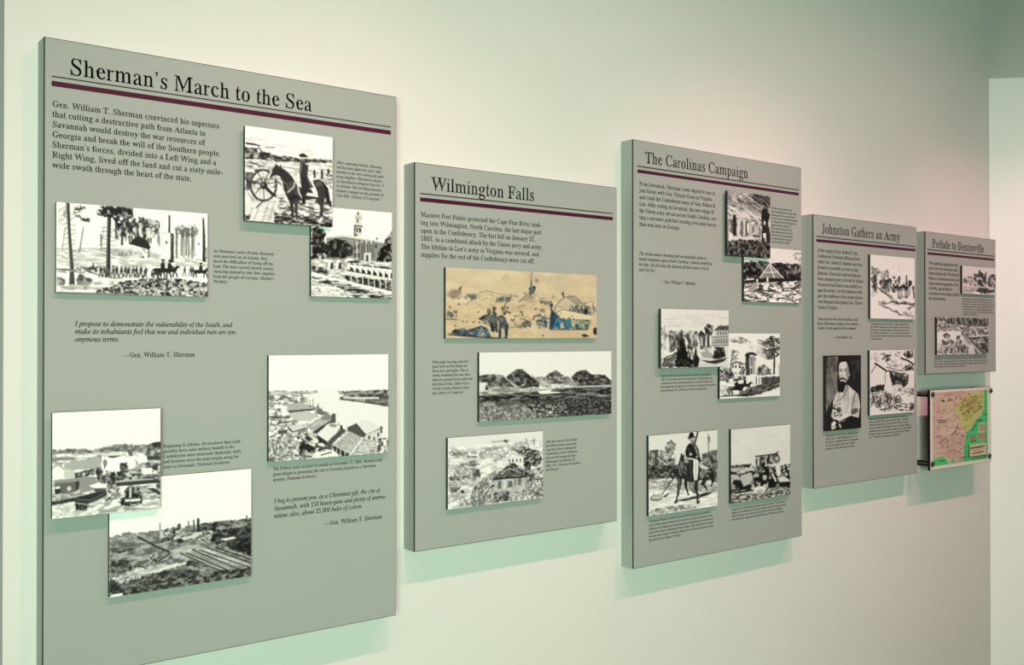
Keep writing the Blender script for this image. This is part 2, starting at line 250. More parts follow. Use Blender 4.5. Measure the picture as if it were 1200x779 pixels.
    'W': (642, [[180,-10,163,109,75,344,61,402,42,421,-16,438,-16,455,57,441,105,454,190,455,190,438,137,429,124,418,123,404,198,190,216,160,234,144,289,286,302,307,331,334,339,351,335,369,305,417,287,429,241,438,241,455,314,447,375,455,461,455,461,438,412,431,402,424,392,401,403,356,462,203,480,172,498,156,579,412,577,423,570,429,529,439,529,454,598,447,654,454,654,439,616,419,537,190,498,153,487,132,476,24,468,-10,450,-10,428,118,364,283,352,303,331,321,272,166,232,130,219,109,199,-10]]),
    'X': (491, [[12,0,12,18,41,23,87,47,115,95,173,170,211,208,173,289,114,365,91,405,40,433,15,439,15,455,51,454,111,437,170,454,254,455,254,438,207,436,186,427,176,401,232,318,276,283,341,382,356,414,355,422,342,433,305,438,305,455,367,447,478,455,478,439,445,435,401,413,319,301,284,265,320,184,415,47,463,22,484,17,484,0,447,3,397,17,335,1,249,0,249,18,292,21,314,29,322,40,324,58,261,156,219,189,139,74,126,45,128,35,142,23,181,18,181,0,109,8]]),
    'Y': (491, [[117,0,117,18,174,29,199,57,210,91,209,184,64,406,43,420,-15,438,-15,455,25,453,78,438,145,454,239,455,239,438,207,436,180,427,163,417,158,399,242,258,286,220,390,374,404,408,403,418,388,431,343,439,342,454,378,453,417,445,505,454,505,439,456,420,444,410,420,362,329,234,294,207,285,181,284,92,295,57,320,29,378,18,378,0]]),
    'Z': (415, [[19,1,28,19,67,50,81,69,253,378,267,433,164,427,106,410,86,388,57,317,42,317,47,374,65,431,67,442,64,443,130,455,262,455,327,438,381,454,380,444,336,404,323,384,150,80,136,25,246,30,326,50,350,76,383,163,398,164,391,94,375,10,372,14,361,15,283,0,140,0,74,17]]),
    '0': (340, [[170,-5,137,1,110,15,73,57,56,99,48,134,40,241,48,347,56,382,73,424,110,464,137,479,171,485,203,479,229,465,266,424,292,347,300,240,292,134,266,56,229,14,203,0], [170,35,202,46,217,63,228,87,240,153,244,240,240,327,228,393,217,417,202,433,171,445,149,440,133,429,112,393,100,327,96,240,100,153,112,87,133,51,148,39]]),
    '1': (340, [[59,0,59,35,138,39,153,70,157,114,157,381,153,404,131,410,131,415,126,403,94,370,76,357,61,354,37,367,39,384,34,390,76,411,115,443,150,461,164,476,191,482,210,480,222,475,215,470,206,435,212,376,214,79,234,39,310,35,310,0]]),
    '2': (340, [[27,6,22,35,28,66,55,82,75,127,187,263,213,313,223,371,216,409,199,433,171,445,138,444,112,431,98,410,91,390,89,339,97,355,93,360,77,364,45,357,40,378,42,413,66,445,117,479,157,486,199,477,240,449,271,412,278,374,273,336,253,290,212,224,74,72,109,63,242,64,256,70,265,82,279,129,283,132,285,125,303,124,303,133,308,118,307,24,299,11,298,21,277,24,213,11,107,12,53,19,32,13]]),
    '3': (340, [[148,-4,95,3,52,25,31,52,25,88,29,99,35,100,57,97,64,107,62,119,72,75,85,57,112,42,143,38,196,50,215,65,230,91,237,125,235,154,226,180,209,200,153,228,87,228,89,266,162,273,188,293,211,323,221,352,221,380,206,423,192,436,169,445,140,445,114,435,92,403,88,350,96,366,86,373,67,375,44,370,36,379,41,417,65,446,116,479,156,485,187,480,212,468,257,431,274,403,277,365,268,333,207,258,211,249,253,218,279,188,289,167,293,138,282,79,253,39,207,8]]),
    '4': (340, [[110,0,110,35,164,39,182,54,192,104,183,134,134,126,82,127,39,136,11,129,16,163,41,227,136,399,177,440,184,473,202,479,244,477,258,471,250,468,244,432,251,181,258,161,328,168,328,126,258,134,250,104,252,84,259,54,270,41,323,35,323,0], [50,169,134,168,184,161,194,204,195,361,191,394,181,410,174,406,143,338]]),
    '5': (340, [[149,-4,97,2,56,25,34,57,32,93,40,98,59,94,67,103,67,114,76,74,98,48,132,38,179,45,205,62,226,96,233,134,230,182,209,221,179,242,145,248,99,246,75,257,67,249,43,251,41,282,57,479,265,460,275,462,278,470,287,435,284,362,272,370,260,364,248,405,237,416,127,416,91,411,86,282,152,289,213,273,265,229,280,202,288,168,284,102,259,53,211,13,176,-1]]),
    '6': (340, [[178,-5,150,0,114,18,86,46,72,70,55,116,48,153,44,205,49,248,42,282,68,378,99,435,148,475,201,486,225,481,279,446,292,426,297,397,251,387,241,381,246,367,243,410,226,439,195,447,162,437,136,411,115,369,101,298,106,264,120,268,139,284,178,293,214,288,243,274,275,246,289,221,301,174,301,134,289,79,263,34,220,3], [180,35,211,45,237,81,247,139,242,199,224,234,200,251,175,254,138,246,112,250,100,241,94,226,108,112,132,62,151,44]]),
    '7': (340, [[102,1,267,410,230,417,90,416,72,404,68,394,57,346,54,354,45,356,36,354,34,345,30,362,30,444,37,468,41,459,51,457,105,468,255,470,288,465,316,475,315,448,295,381,156,24,148,6]]),
    '8': (340, [[166,-7,114,3,70,34,42,74,33,122,39,156,47,174,76,211,113,242,56,323,49,364,56,407,73,437,104,465,141,483,173,486,212,479,242,463,263,444,283,410,289,369,281,330,251,288,217,258,286,188,300,159,306,127,298,78,283,51,261,27,211,-1], [185,277,231,329,239,359,237,392,226,417,209,436,182,446,154,446,132,437,113,415,103,384,105,347,113,325,127,309], [169,31,206,39,231,58,248,89,252,128,246,152,225,181,148,222,96,166,86,132,87,105,93,80,114,51,140,36]]),
    '9': (340, [[138,-6,96,1,63,20,46,46,43,78,49,83,65,79,63,102,91,54,122,36,166,39,190,53,210,80,227,119,238,169,236,218,220,226,199,202,159,189,124,194,97,206,66,233,51,256,42,286,39,338,52,401,83,448,122,476,147,483,175,484,202,477,235,455,261,425,275,399,289,349,294,308,290,235,292,192,273,104,242,46,193,6], [167,231,230,248,245,274,236,355,225,392,201,428,183,440,164,443,139,438,115,418,98,380,92,327,97,287,114,250,130,237]]),
})
ITALIC = outlines({
    'a': (342, [[50,-8,26,-3,8,10,-3,33,-7,64,0,119,11,156,49,228,105,287,152,312,183,316,208,312,224,300,232,280,241,309,292,309,222,49,224,37,238,36,282,80,292,72,274,47,224,1,195,-8,175,0,168,31,191,118,154,62,119,23,85,0], [82,33,104,40,134,65,164,104,190,151,210,201,218,240,218,270,204,294,174,298,144,284,114,254,88,211,62,139,53,81,60,43]]),
    'b': (340, [[82,-8,46,-5,18,6,1,20,-5,36,92,421,88,450,50,455,54,467,158,487,162,480,103,250,137,287,174,309,214,316,240,313,272,298,294,270,305,232,304,191,293,151,274,112,227,54,192,26,152,6], [95,9,132,17,168,40,199,75,224,119,241,167,246,222,235,258,211,279,175,283,145,270,117,243,95,202,50,38,61,17]]),
    'c': (298, [[99,-8,70,-5,46,6,26,23,11,46,2,75,0,120,17,186,56,246,118,295,183,316,235,310,254,297,265,280,266,256,254,236,233,228,211,235,205,262,220,292,204,299,174,296,151,286,119,261,79,196,64,150,60,95,67,63,89,33,113,24,139,24,174,38,228,82,238,70,169,12,123,-6]]),
    'd': (355, [[61,-8,32,-3,16,7,0,30,-7,50,-8,84,-2,119,29,193,80,260,138,304,169,314,205,316,232,306,242,294,275,436,265,452,233,455,236,467,342,486,344,474,234,44,241,32,256,32,273,43,306,81,317,72,255,6,224,-8,198,-4,186,8,183,27,202,112,167,59,133,22,99,-1], [91,28,115,34,146,62,177,103,204,153,223,204,231,251,228,281,212,298,176,297,143,278,111,244,83,196,57,124,51,70,62,41,74,31]]),
    'e': (287, [[89,-7,62,-4,39,6,21,21,7,42,-1,68,-4,110,14,176,54,241,116,294,180,315,230,310,251,293,258,266,252,239,236,213,208,189,170,169,121,153,61,142,56,98,58,76,72,44,100,28,119,26,151,32,185,50,221,81,231,71,198,36,164,12,128,-2], [64,158,140,180,179,210,195,233,203,258,204,280,198,292,187,297,166,296,122,266,89,219]]),
    'f': (199, [[-48,-153,-70,-148,-86,-135,-91,-121,-89,-100,-74,-88,-50,-92,-44,-108,-49,-129,-42,-134,-24,-128,-8,-104,10,-43,71,283,7,283,12,304,75,304,104,403,123,435,147,461,173,477,201,486,247,481,264,468,275,445,272,422,261,412,243,408,224,415,218,434,223,459,210,468,182,459,163,431,132,304,210,304,207,283,128,283,78,50,44,-60,9,-123,-18,-146]]),
    'g': (286, [[63,-153,30,-151,-10,-138,-38,-115,-51,-86,-49,-56,-30,-22,36,24,13,39,6,61,17,79,58,121,32,141,11,180,12,216,23,246,43,273,70,295,126,316,168,317,242,296,290,296,290,266,243,266,248,236,243,203,229,174,207,149,179,130,146,118,82,116,63,96,62,81,73,70,159,38,203,12,216,-6,223,-40,214,-81,179,-122,122,-147], [112,129,132,133,156,152,176,181,186,209,190,239,188,272,174,293,159,301,134,300,108,285,87,258,72,222,66,182,72,152,86,135], [75,-132,106,-130,151,-114,173,-82,176,-54,167,-36,144,-16,52,18,18,-7,-2,-34,-9,-64,-7,-85,0,-102,28,-125]]),
    'h': (402, [[280,-6,244,5,225,38,227,98,259,261,252,288,230,297,207,292,183,276,159,250,130,203,114,158,80,0,23,0,109,412,108,423,98,436,61,444,66,470,180,470,131,253,138,253,155,279,192,316,231,334,252,337,289,329,311,306,318,261,286,104,284,53,288,40,298,34,317,34,344,47,355,29,317,3]]),
    'i': (177, [[122,394,98,404,88,428,98,452,122,463,147,452,157,428,147,403], [33,-8,8,1,1,18,0,36,60,264,50,282,18,287,20,299,126,316,130,303,63,79,58,46,64,34,79,34,106,55,130,84,140,74,84,12,67,1]]),
    'j': (174, [[124,394,100,404,90,428,100,452,124,463,149,452,159,428,149,403], [-50,-153,-69,-150,-88,-136,-95,-122,-96,-102,-86,-86,-60,-86,-50,-100,-50,-131,-37,-134,-22,-114,-6,-71,62,256,57,280,19,287,22,300,121,316,126,306,66,23,44,-48,21,-101,0,-130,-24,-147]]),
    'k': (339, [[218,-7,196,0,179,23,120,160,78,129,41,0,-13,0,105,425,103,448,92,454,62,455,66,468,169,487,175,482,84,157,221,263,229,284,215,292,197,294,203,306,337,306,334,294,306,289,262,267,164,193,216,68,234,40,248,36,263,40,301,79,311,68,261,11,238,-3]]),
    'l': (173, [[32,-7,14,-3,4,5,-1,38,101,430,95,451,58,459,60,471,168,486,168,465,56,53,59,38,74,36,100,55,122,82,133,72,77,12,52,-2]]),
    'm': (550, [[410,-7,384,2,376,31,382,69,430,245,428,266,411,275,386,267,364,252,309,188,264,105,228,0,175,0,243,234,243,267,227,275,208,270,177,249,120,188,78,110,40,0,-13,0,61,258,56,277,17,287,20,300,123,316,130,313,91,177,155,254,212,300,238,312,276,315,299,298,303,267,285,184,343,257,398,301,449,316,479,306,488,288,487,257,434,45,438,37,453,36,469,48,499,87,508,76,459,13,426,-5]]),
    'n': (364, [[222,-9,198,1,189,28,242,246,240,265,225,275,201,267,172,244,112,174,76,105,42,0,-12,0,62,258,56,278,18,285,20,297,133,314,93,177,158,254,216,300,263,315,285,311,298,299,302,278,299,247,246,44,251,35,266,35,291,59,312,91,322,83,273,14,256,1]]),
    'o': (351, [[105,-8,74,-5,48,5,17,32,3,57,-3,86,-2,128,20,191,72,258,104,284,140,303,202,316,234,313,261,303,293,276,310,238,312,184,294,127,260,73,214,30,155,0], [113,11,149,20,182,47,211,85,239,143,253,204,253,248,240,281,215,297,176,295,132,268,94,216,71,166,56,99,60,52,76,24,89,16]]),
    'p': (340, [[-96,-149,-93,-137,-49,-126,-34,-104,54,235,58,274,49,282,16,285,20,298,127,315,128,299,112,250,149,287,187,309,238,316,278,300,302,263,307,239,306,199,290,144,253,80,201,29,152,2,101,-7,72,-4,50,5,23,-117,40,-134,77,-138,73,-149], [101,9,138,18,172,44,202,82,226,128,242,178,248,237,239,266,220,282,188,285,156,271,126,241,103,197,62,40,72,17]]),
    'q': (339, [[81,-150,83,-138,120,-133,141,-116,204,105,156,44,119,13,69,-5,29,0,2,24,-10,66,-6,116,17,179,38,215,74,257,134,301,180,315,210,314,234,306,254,276,263,309,315,309,204,-97,206,-128,219,-135,252,-138,251,-150], [90,30,117,36,147,57,178,92,209,145,232,201,239,248,234,275,215,295,183,296,143,275,106,235,77,184,57,126,52,74,62,43,74,33]]),
    'r': (224, [[-13,0,56,254,52,275,13,284,15,297,124,314,89,179,137,255,177,301,208,316,226,310,237,283,226,252,210,242,193,241,177,250,170,268,118,199,75,110,41,0]]),
    's': (248, [[78,-8,10,6,-4,4,-9,-4,-22,-4,-7,106,4,105,10,65,24,35,53,13,79,10,99,17,115,32,124,52,125,76,116,102,46,206,40,238,46,269,63,294,100,314,147,315,193,302,205,305,209,314,220,314,207,214,195,214,184,261,163,290,148,296,120,298,106,291,94,275,91,261,97,237,165,138,176,111,179,80,170,47,144,15,114,-2]]),
    't': (187, [[33,-8,15,-4,4,7,2,44,66,283,20,283,22,297,62,312,82,326,136,392,151,392,126,304,183,304,177,283,120,283,60,49,63,34,78,32,124,79,134,68,82,11,49,-6]]),
    'u': (364, [[46,-8,19,0,4,31,11,82,50,228,56,265,47,283,13,287,15,300,117,316,127,313,60,66,61,42,79,32,108,42,133,62,186,128,234,220,261,309,314,309,247,52,250,36,267,34,284,45,315,84,324,74,291,29,274,13,240,-6,212,-7,192,8,191,50,220,153,171,82,127,32,86,2]]),
    'v': (297, [[61,-8,42,245,27,277,-6,286,-3,299,69,315,84,312,97,259,110,58,186,144,236,223,239,244,210,282,213,304,232,316,257,312,269,297,273,275,260,226,244,196,159,85,75,-8]]),
    'w': (446, [[48,-8,40,241,29,274,14,286,-3,289,-2,300,70,316,84,313,94,252,98,91,238,317,250,317,275,70,352,164,385,221,388,243,364,277,366,302,387,316,411,308,419,296,422,273,420,254,402,208,366,150,240,-8,230,-8,205,221,60,-8]]),
    'x': (279, [[154,-8,134,-3,120,15,94,121,33,36,2,4,-37,-6,-58,8,-62,27,-54,43,-39,51,-4,41,13,47,89,148,61,268,39,284,-3,283,-1,296,83,315,103,314,112,297,131,206,208,306,238,315,256,312,266,303,270,284,263,269,244,261,212,270,199,265,136,181,162,65,175,38,185,35,199,41,238,86,248,75,197,13,182,1]]),
    'y': (270, [[-44,-153,-61,-150,-73,-140,-77,-125,-72,-108,-52,-98,-17,-108,2,-104,25,-81,79,-7,29,244,11,276,-24,287,-22,299,54,316,62,316,69,310,85,258,123,57,194,174,215,221,213,249,186,276,186,299,206,315,232,311,248,285,244,241,220,182,182,113,110,0,47,-85,-6,-137]]),
    'z': (266, [[143,-8,13,15,-6,11,-34,-5,-41,-1,-35,15,189,261,141,257,88,269,60,270,41,260,26,238,15,244,19,256,41,298,62,313,98,313,199,296,217,298,254,315,257,308,250,295,26,50,74,54,144,42,168,42,196,61,210,86,220,81,194,18,175,-2]]),
    'A': (463, [[-85,0,-82,13,-39,24,0,56,356,475,369,475,353,50,362,28,377,18,411,13,409,0,221,0,224,13,263,19,279,38,288,158,121,154,55,77,32,41,33,28,39,19,79,13,75,0], [143,183,290,183,298,367]]),
    'B': (439, [[-34,0,-30,13,14,22,36,53,127,392,129,434,116,445,81,451,85,465,303,462,342,454,372,440,393,420,406,395,410,365,398,316,360,278,297,251,321,241,356,211,374,170,375,131,370,104,342,58,294,24,229,4], [193,259,238,262,274,271,303,287,323,309,336,336,340,369,338,391,318,424,281,440,231,441,211,433,200,406,163,269,170,261], [153,21,197,25,234,36,263,56,284,82,297,114,300,166,289,200,265,223,211,236,167,236,153,229,105,44,113,27]]),
    'C': (471, [[218,-10,164,-4,116,13,78,40,49,78,32,125,26,179,31,227,53,292,80,337,126,390,181,433,227,456,274,470,321,475,363,470,430,453,443,458,453,470,467,470,439,332,425,332,423,383,400,427,370,446,314,452,260,437,220,414,174,370,138,313,110,229,106,151,121,91,153,48,199,23,266,21,294,28,348,56,399,103,412,91,369,46,323,15,274,-4]]),
    'D': (507, [[-36,0,-32,13,-1,16,18,26,35,52,126,385,132,415,129,433,115,445,81,451,85,465,263,465,325,459,378,442,433,402,461,360,472,328,478,292,476,236,464,185,449,152,419,108,379,69,313,30,234,6,167,0], [170,22,240,32,297,60,342,103,381,173,399,254,397,334,384,372,364,403,318,433,277,442,226,440,210,430,199,408,105,53,106,40,116,30]]),
    'E': (454, [[-34,0,-30,13,0,16,18,25,35,52,126,385,132,415,129,433,116,445,81,451,85,465,440,465,420,364,409,364,407,394,399,419,373,436,335,441,245,442,222,439,210,432,200,408,159,260,232,260,270,267,302,288,321,326,334,326,287,161,275,161,274,211,261,231,229,237,154,237,107,62,108,36,125,26,215,24,270,31,303,42,332,60,365,94,386,128,400,128,351,0]]),
    'F': (406, [[-31,0,-27,13,0,16,21,25,38,52,129,385,135,415,132,433,118,445,84,451,88,465,421,465,400,355,387,355,386,392,379,412,354,434,321,441,245,441,222,437,210,425,165,258,224,258,265,266,292,284,316,325,330,325,285,156,271,156,274,198,262,226,235,234,159,235,112,44,121,22,169,12,168,0]]),
    'G': (541, [[245,-10,183,-4,130,13,86,42,54,80,34,127,27,197,36,246,62,310,91,353,126,393,181,434,227,457,276,470,343,474,387,468,465,442,487,448,503,469,514,469,484,327,472,327,458,380,428,420,386,444,331,453,291,448,235,425,187,384,148,327,120,261,110,217,106,173,110,126,124,86,146,53,175,30,212,16,254,11,299,18,336,37,351,56,382,191,369,208,322,214,325,227,518,227,514,214,481,210,459,192,416,35,334,1]]),
    'H': (520, [[-34,0,-30,13,-3,16,18,25,35,51,126,385,132,415,129,433,116,445,81,451,85,465,270,465,267,451,238,448,219,439,201,412,164,275,167,262,185,259,357,259,376,264,416,419,413,433,404,443,365,451,369,465,555,465,551,451,520,448,502,439,486,413,396,80,389,45,392,31,405,19,440,13,436,0,251,0,254,13,282,16,303,25,320,51,365,217,363,230,347,234,156,231,148,220,104,45,107,31,116,22,155,13,152,0]]),
    'I': (245, [[-31,0,-27,13,0,16,21,25,38,51,129,385,135,415,132,433,118,445,84,451,88,465,275,465,272,451,241,448,224,439,207,413,114,73,113,31,126,19,160,13,157,0]]),
    'J': (257, [[22,-10,-8,-6,-32,7,-49,33,-50,59,-44,72,-30,84,-12,86,4,80,17,59,12,21,23,10,45,17,59,47,156,417,154,431,146,441,96,450,101,465,293,465,289,451,244,441,228,417,146,111,122,53,102,26,79,6,52,-6]]),
    'K': (454, [[-34,0,-30,13,-3,16,18,25,35,51,126,385,132,415,129,433,116,445,81,451,85,465,269,465,265,451,224,444,206,425,160,261,164,250,336,386,365,413,374,428,374,439,359,449,335,451,338,465,501,465,496,452,464,446,431,426,223,264,368,52,400,22,438,13,434,0,236,0,240,13,269,15,283,23,285,48,168,228,159,233,150,224,105,46,108,30,118,20,162,13,158,0]]),
    'L': (449, [[-24,0,-21,13,9,16,28,26,45,52,135,385,142,419,139,433,125,445,91,451,94,465,279,465,274,452,248,449,230,440,212,413,125,92,117,41,126,29,156,24,245,24,298,33,346,58,376,94,399,132,412,132,368,0]]),
    'M': (590, [[-36,0,-32,13,-1,17,15,25,33,51,128,385,134,415,131,433,117,445,83,451,87,465,212,465,261,108,496,465,624,465,620,451,589,448,572,439,555,413,465,80,458,45,461,31,475,19,509,13,506,0,322,0,325,11,367,23,386,50,480,392,219,0,210,0,157,393,68,62,72,27,88,17,118,13,114,0]]),
    'N': (500, [[338,-11,154,373,68,43,71,28,80,20,122,13,118,0,-34,0,-30,13,-3,16,17,25,35,52,132,401,131,418,123,433,105,448,81,451,85,465,182,465,353,108,434,422,431,436,422,445,380,451,384,465,536,465,532,451,502,448,485,440,467,414,351,-11]]),
    'O': (516, [[200,-10,149,-5,105,11,70,36,43,70,27,112,22,162,26,207,44,267,66,310,105,364,151,409,204,444,261,467,304,474,354,472,400,460,437,437,457,417,480,380,489,351,494,302,491,265,468,189,418,106,350,40,318,19,273,0], [201,10,257,23,308,60,353,114,393,196,416,286,416,368,401,412,384,433,362,447,335,454,296,452,260,440,225,418,193,387,163,348,120,261,98,162,98,117,104,83,116,55,145,25,170,14]]),
    'P': (403, [[-34,0,-30,13,0,16,18,25,35,51,127,392,129,434,116,445,81,451,85,465,310,462,346,453,373,439,393,418,404,392,408,361,398,311,368,270,334,246,290,230,240,223,156,222,148,217,105,46,108,30,119,20,165,13,161,0], [193,242,235,246,270,257,297,275,317,299,328,329,332,377,323,410,303,431,283,440,244,445,222,442,209,431,159,252,167,244]]),
    'Q': (516, [[294,-130,248,-125,108,-95,70,-102,28,-126,20,-114,144,-3,92,19,53,55,29,102,22,178,29,225,51,286,85,341,128,390,178,429,231,458,286,473,330,474,378,466,407,454,442,429,468,395,485,354,490,306,486,258,473,210,451,164,421,119,385,79,342,43,269,5,170,-11,126,-46,205,-50,344,-83,395,-68,449,-26,459,-35,393,-99,354,-120], [200,11,252,22,300,54,331,86,358,126,392,201,411,278,412,366,403,397,389,421,369,439,344,450,314,453,278,448,220,416,188,386,160,347,119,261,98,160,104,82,116,54,134,33,170,14]]),
    'R': (451, [[-34,0,-30,13,14,22,36,53,127,392,129,434,116,445,81,451,85,465,324,462,360,453,398,429,414,406,422,379,419,334,408,307,390,284,364,264,290,235,366,53,392,21,422,13,418,0,314,0,221,228,152,231,106,46,109,30,118,20,162,13,158,0], [202,250,245,253,281,263,309,280,330,303,342,331,346,363,344,388,323,423,304,434,251,443,224,440,208,427,158,252]]),
    'S': (369, [[153,-9,108,-4,42,13,25,8,15,-8,3,-8,26,146,38,146,42,106,60,58,79,35,116,15,154,11,192,23,215,44,233,79,235,116,222,151,200,183,122,267,98,306,88,353,95,396,125,440,173,468,242,474,313,457,328,461,338,473,351,473,330,336,319,336,313,387,302,413,287,433,268,446,232,453,200,448,175,432,160,408,155,369,164,342,188,305,275,210,292,179,301,126,292,78,259,29,206,-2]]),
    'T': (420, [[50,0,52,13,86,16,106,24,127,54,230,429,222,439,194,441,145,437,117,429,84,404,59,352,44,353,74,465,461,465,439,350,426,350,423,404,404,430,374,439,318,441,307,438,300,429,198,49,200,33,208,22,230,15,265,13,261,0]]),
    'U': (491, [[200,-10,139,-2,106,13,80,35,56,78,52,113,57,154,125,420,122,435,112,444,68,452,71,465,267,465,265,452,238,450,216,441,196,414,119,118,125,73,144,46,175,28,216,23,263,29,302,49,332,79,350,118,426,404,425,426,418,440,399,450,373,452,375,465,532,465,530,452,488,444,466,418,390,143,354,62,325,29,291,7,250,-6]]),
    'V': (437, [[80,-10,96,414,86,439,69,448,38,451,40,465,226,465,223,453,198,451,179,443,166,419,149,95,409,409,417,424,415,441,402,448,371,451,373,465,516,465,512,451,485,444,452,413,95,-10]]),
    'W': (592, [[83,-10,99,404,87,439,69,449,40,453,42,465,229,465,226,453,201,451,181,443,168,419,153,116,321,355,323,405,319,428,302,446,267,452,270,465,448,465,444,452,419,450,403,442,392,420,377,120,564,406,569,437,558,446,522,452,526,465,667,465,664,452,630,440,597,403,319,-10,306,-10,320,310,95,-10]]),
    'X': (459, [[-62,0,-58,11,-29,19,17,49,200,230,132,421,102,446,60,452,64,465,269,465,266,451,223,445,212,425,218,395,258,279,365,382,395,419,399,432,394,443,381,450,351,452,355,465,516,465,511,452,481,445,443,417,267,250,336,45,361,20,408,13,404,0,195,0,197,13,244,18,257,34,250,75,209,200,99,90,68,50,64,35,70,22,89,14,119,11,115,0]]),
    'Y': (412, [[48,0,52,12,100,20,120,38,167,201,85,412,58,441,13,451,17,465,218,465,214,451,168,442,160,423,224,235,346,374,375,415,377,431,372,441,353,448,322,451,326,465,486,465,482,450,449,438,411,403,235,205,193,35,208,18,258,12,254,0]]),
    'Z': (459, [[-11,0,-11,10,353,439,214,439,158,431,119,409,101,389,81,352,68,352,103,465,454,465,454,457,87,27,247,28,311,36,352,59,378,91,398,128,411,128,370,0]]),
})
def circ(cx, cy, r, n=10): return [(cx + r*math.cos(2*math.pi*i/n), cy + r*math.sin(2*math.pi*i/n)) for i in range(n)]
def comma(cx, cy): return [(cx-30,cy+26),(cx-8,cy+46),(cx+22,cy+40),(cx+36,cy+14),(cx+30,cy-28),(cx-2,cy-70),(cx-34,cy-92),(cx-36,cy-82),(cx-8,cy-54),(cx+8,cy-22),(cx-14,cy-8)]
def paren(s): 
    o = [(170,470),(110,410),(60,300),(45,170),(60,40),(110,-70),(170,-130),(172,-122),(130,-60),(98,40),(88,170),(98,300),(130,402),(172,462)]
    return o if s > 0 else [(220-x, y) for x, y in o]
PUNCT = {'.': (170, [circ(80,30,36)]), ',': (170, [comma(80,14)]), ':': (190, [circ(90,30,36), circ(90,270,36)]),
         ';': (190, [comma(90,14), circ(90,270,36)]), '\u2019': (165, [comma(72,410)]), '-': (226, [[(26,120),(200,120),(200,170),(26,170)]]),
         '\u2014': (680, [[(0,130),(680,130),(680,162),(0,162)]]), '(': (226, [paren(1)]), ')': (226, [paren(-1)]),
         '&': (520, [circ(200,110,105,14), circ(200,110,62,14)[::-1], circ(215,330,82,12), circ(215,330,48,12)[::-1], [(170,250),(225,270),(500,20),(430,0)], [(300,60),(420,210),(450,200),(330,40)]])}
def glyph(ch, font):
    if ch in PUNCT: return PUNCT[ch]
    f = ITALIC if font == 'I' else ROMAN
    return f.get(ch) or ROMAN.get(ch)
_tri = {}
def inside(p, L):
    c = False; n = len(L)
    for i in range(n):
        a, b = L[i], L[(i+1) % n]
        if (a[1] > p[1]) != (b[1] > p[1]) and p[0] < a[0] + (p[1]-a[1])*(b[0]-a[0])/(b[1]-a[1]): c = not c
    return c
def glyph_mesh(ch, font):
    k = (ch, font if ch not in PUNCT else 'P')
    if k not in _tri:
        adv, loops = glyph(ch, font)
        V, F = [], []
        depth = [sum(inside(L[0], o) for o in loops if o is not L) for L in loops]
        for L, d in zip(loops, depth):
            if d % 2: continue
            grp = [L] + [o for o, e in zip(loops, depth) if e == d+1 and inside(o[0], L)]
            b = len(V); pts = [Vector((x, y, 0)) for l in grp for x, y in l]
            V += [(p.x/1000, p.y/1000) for p in pts]
            for t in tessellate_polygon([[Vector((x, y, 0)) for x, y in l] for l in grp]):
                F.append(tuple(b+i for i in t))
        _tri[k] = (adv/1000, V, F)
    return _tri[k]
SPACE = 0.17
def width(s, font):
    return sum(SPACE if c == ' ' else glyph_mesh(c, font)[0] for c in s)
def lettering(name, parent, lines, font, first, last, ref, y, mat=M_INK, em=None, label=None, heavy=0.022):
    """lines of type; first/last: left ends of the first and last baseline, ref = (line index, right end point)"""
    P0 = at(first, y); n = len(lines)
    step = 0.0
    if n > 1: step = (P0.z - at(last, y).z) / (n-1)
    S = (em if em else step / 1.12) / 0.68
    R = at(ref[1], y)
    hx = (R.x - P0.x) / (max(width(s, font) for s in lines) * S)     # the longest line ends at ref
    V, F = [], []
    for i, s in enumerate(lines):
        x, z = P0.x, P0.z - i*step
        for c in s:
            if c == ' ': x += SPACE*S*hx; continue
            adv, gv, gf = glyph_mesh(c, font)
            b = len(V)
            V += [(x + px*S*hx, y, z + pz*S) for px, pz in gv]
            F += [tuple(b+i2 for i2 in t) for t in gf]
            if heavy:                 # small type prints a little heavier
                b = len(V)
                V += [(x + (px+heavy)*S*hx, y, z + pz*S) for px, pz in gv]
                F += [tuple(b+i2 for i2 in t) for t in gf]
            x += adv*S*hx
    o = mesh(name, V, F, [mat], None, parent)
    me = o.data
    me.validate()
    flip = [p for p in me.polygons if p.normal.y > 0]
    if flip:
        import bmesh
        bm = bmesh.new(); bm.from_mesh(me)
        bmesh.ops.reverse_faces(bm, faces=[f for f in bm.faces if f.normal.y > 0])
        bm.to_mesh(me); bm.free()
    if label: o['label'] = label
    return o
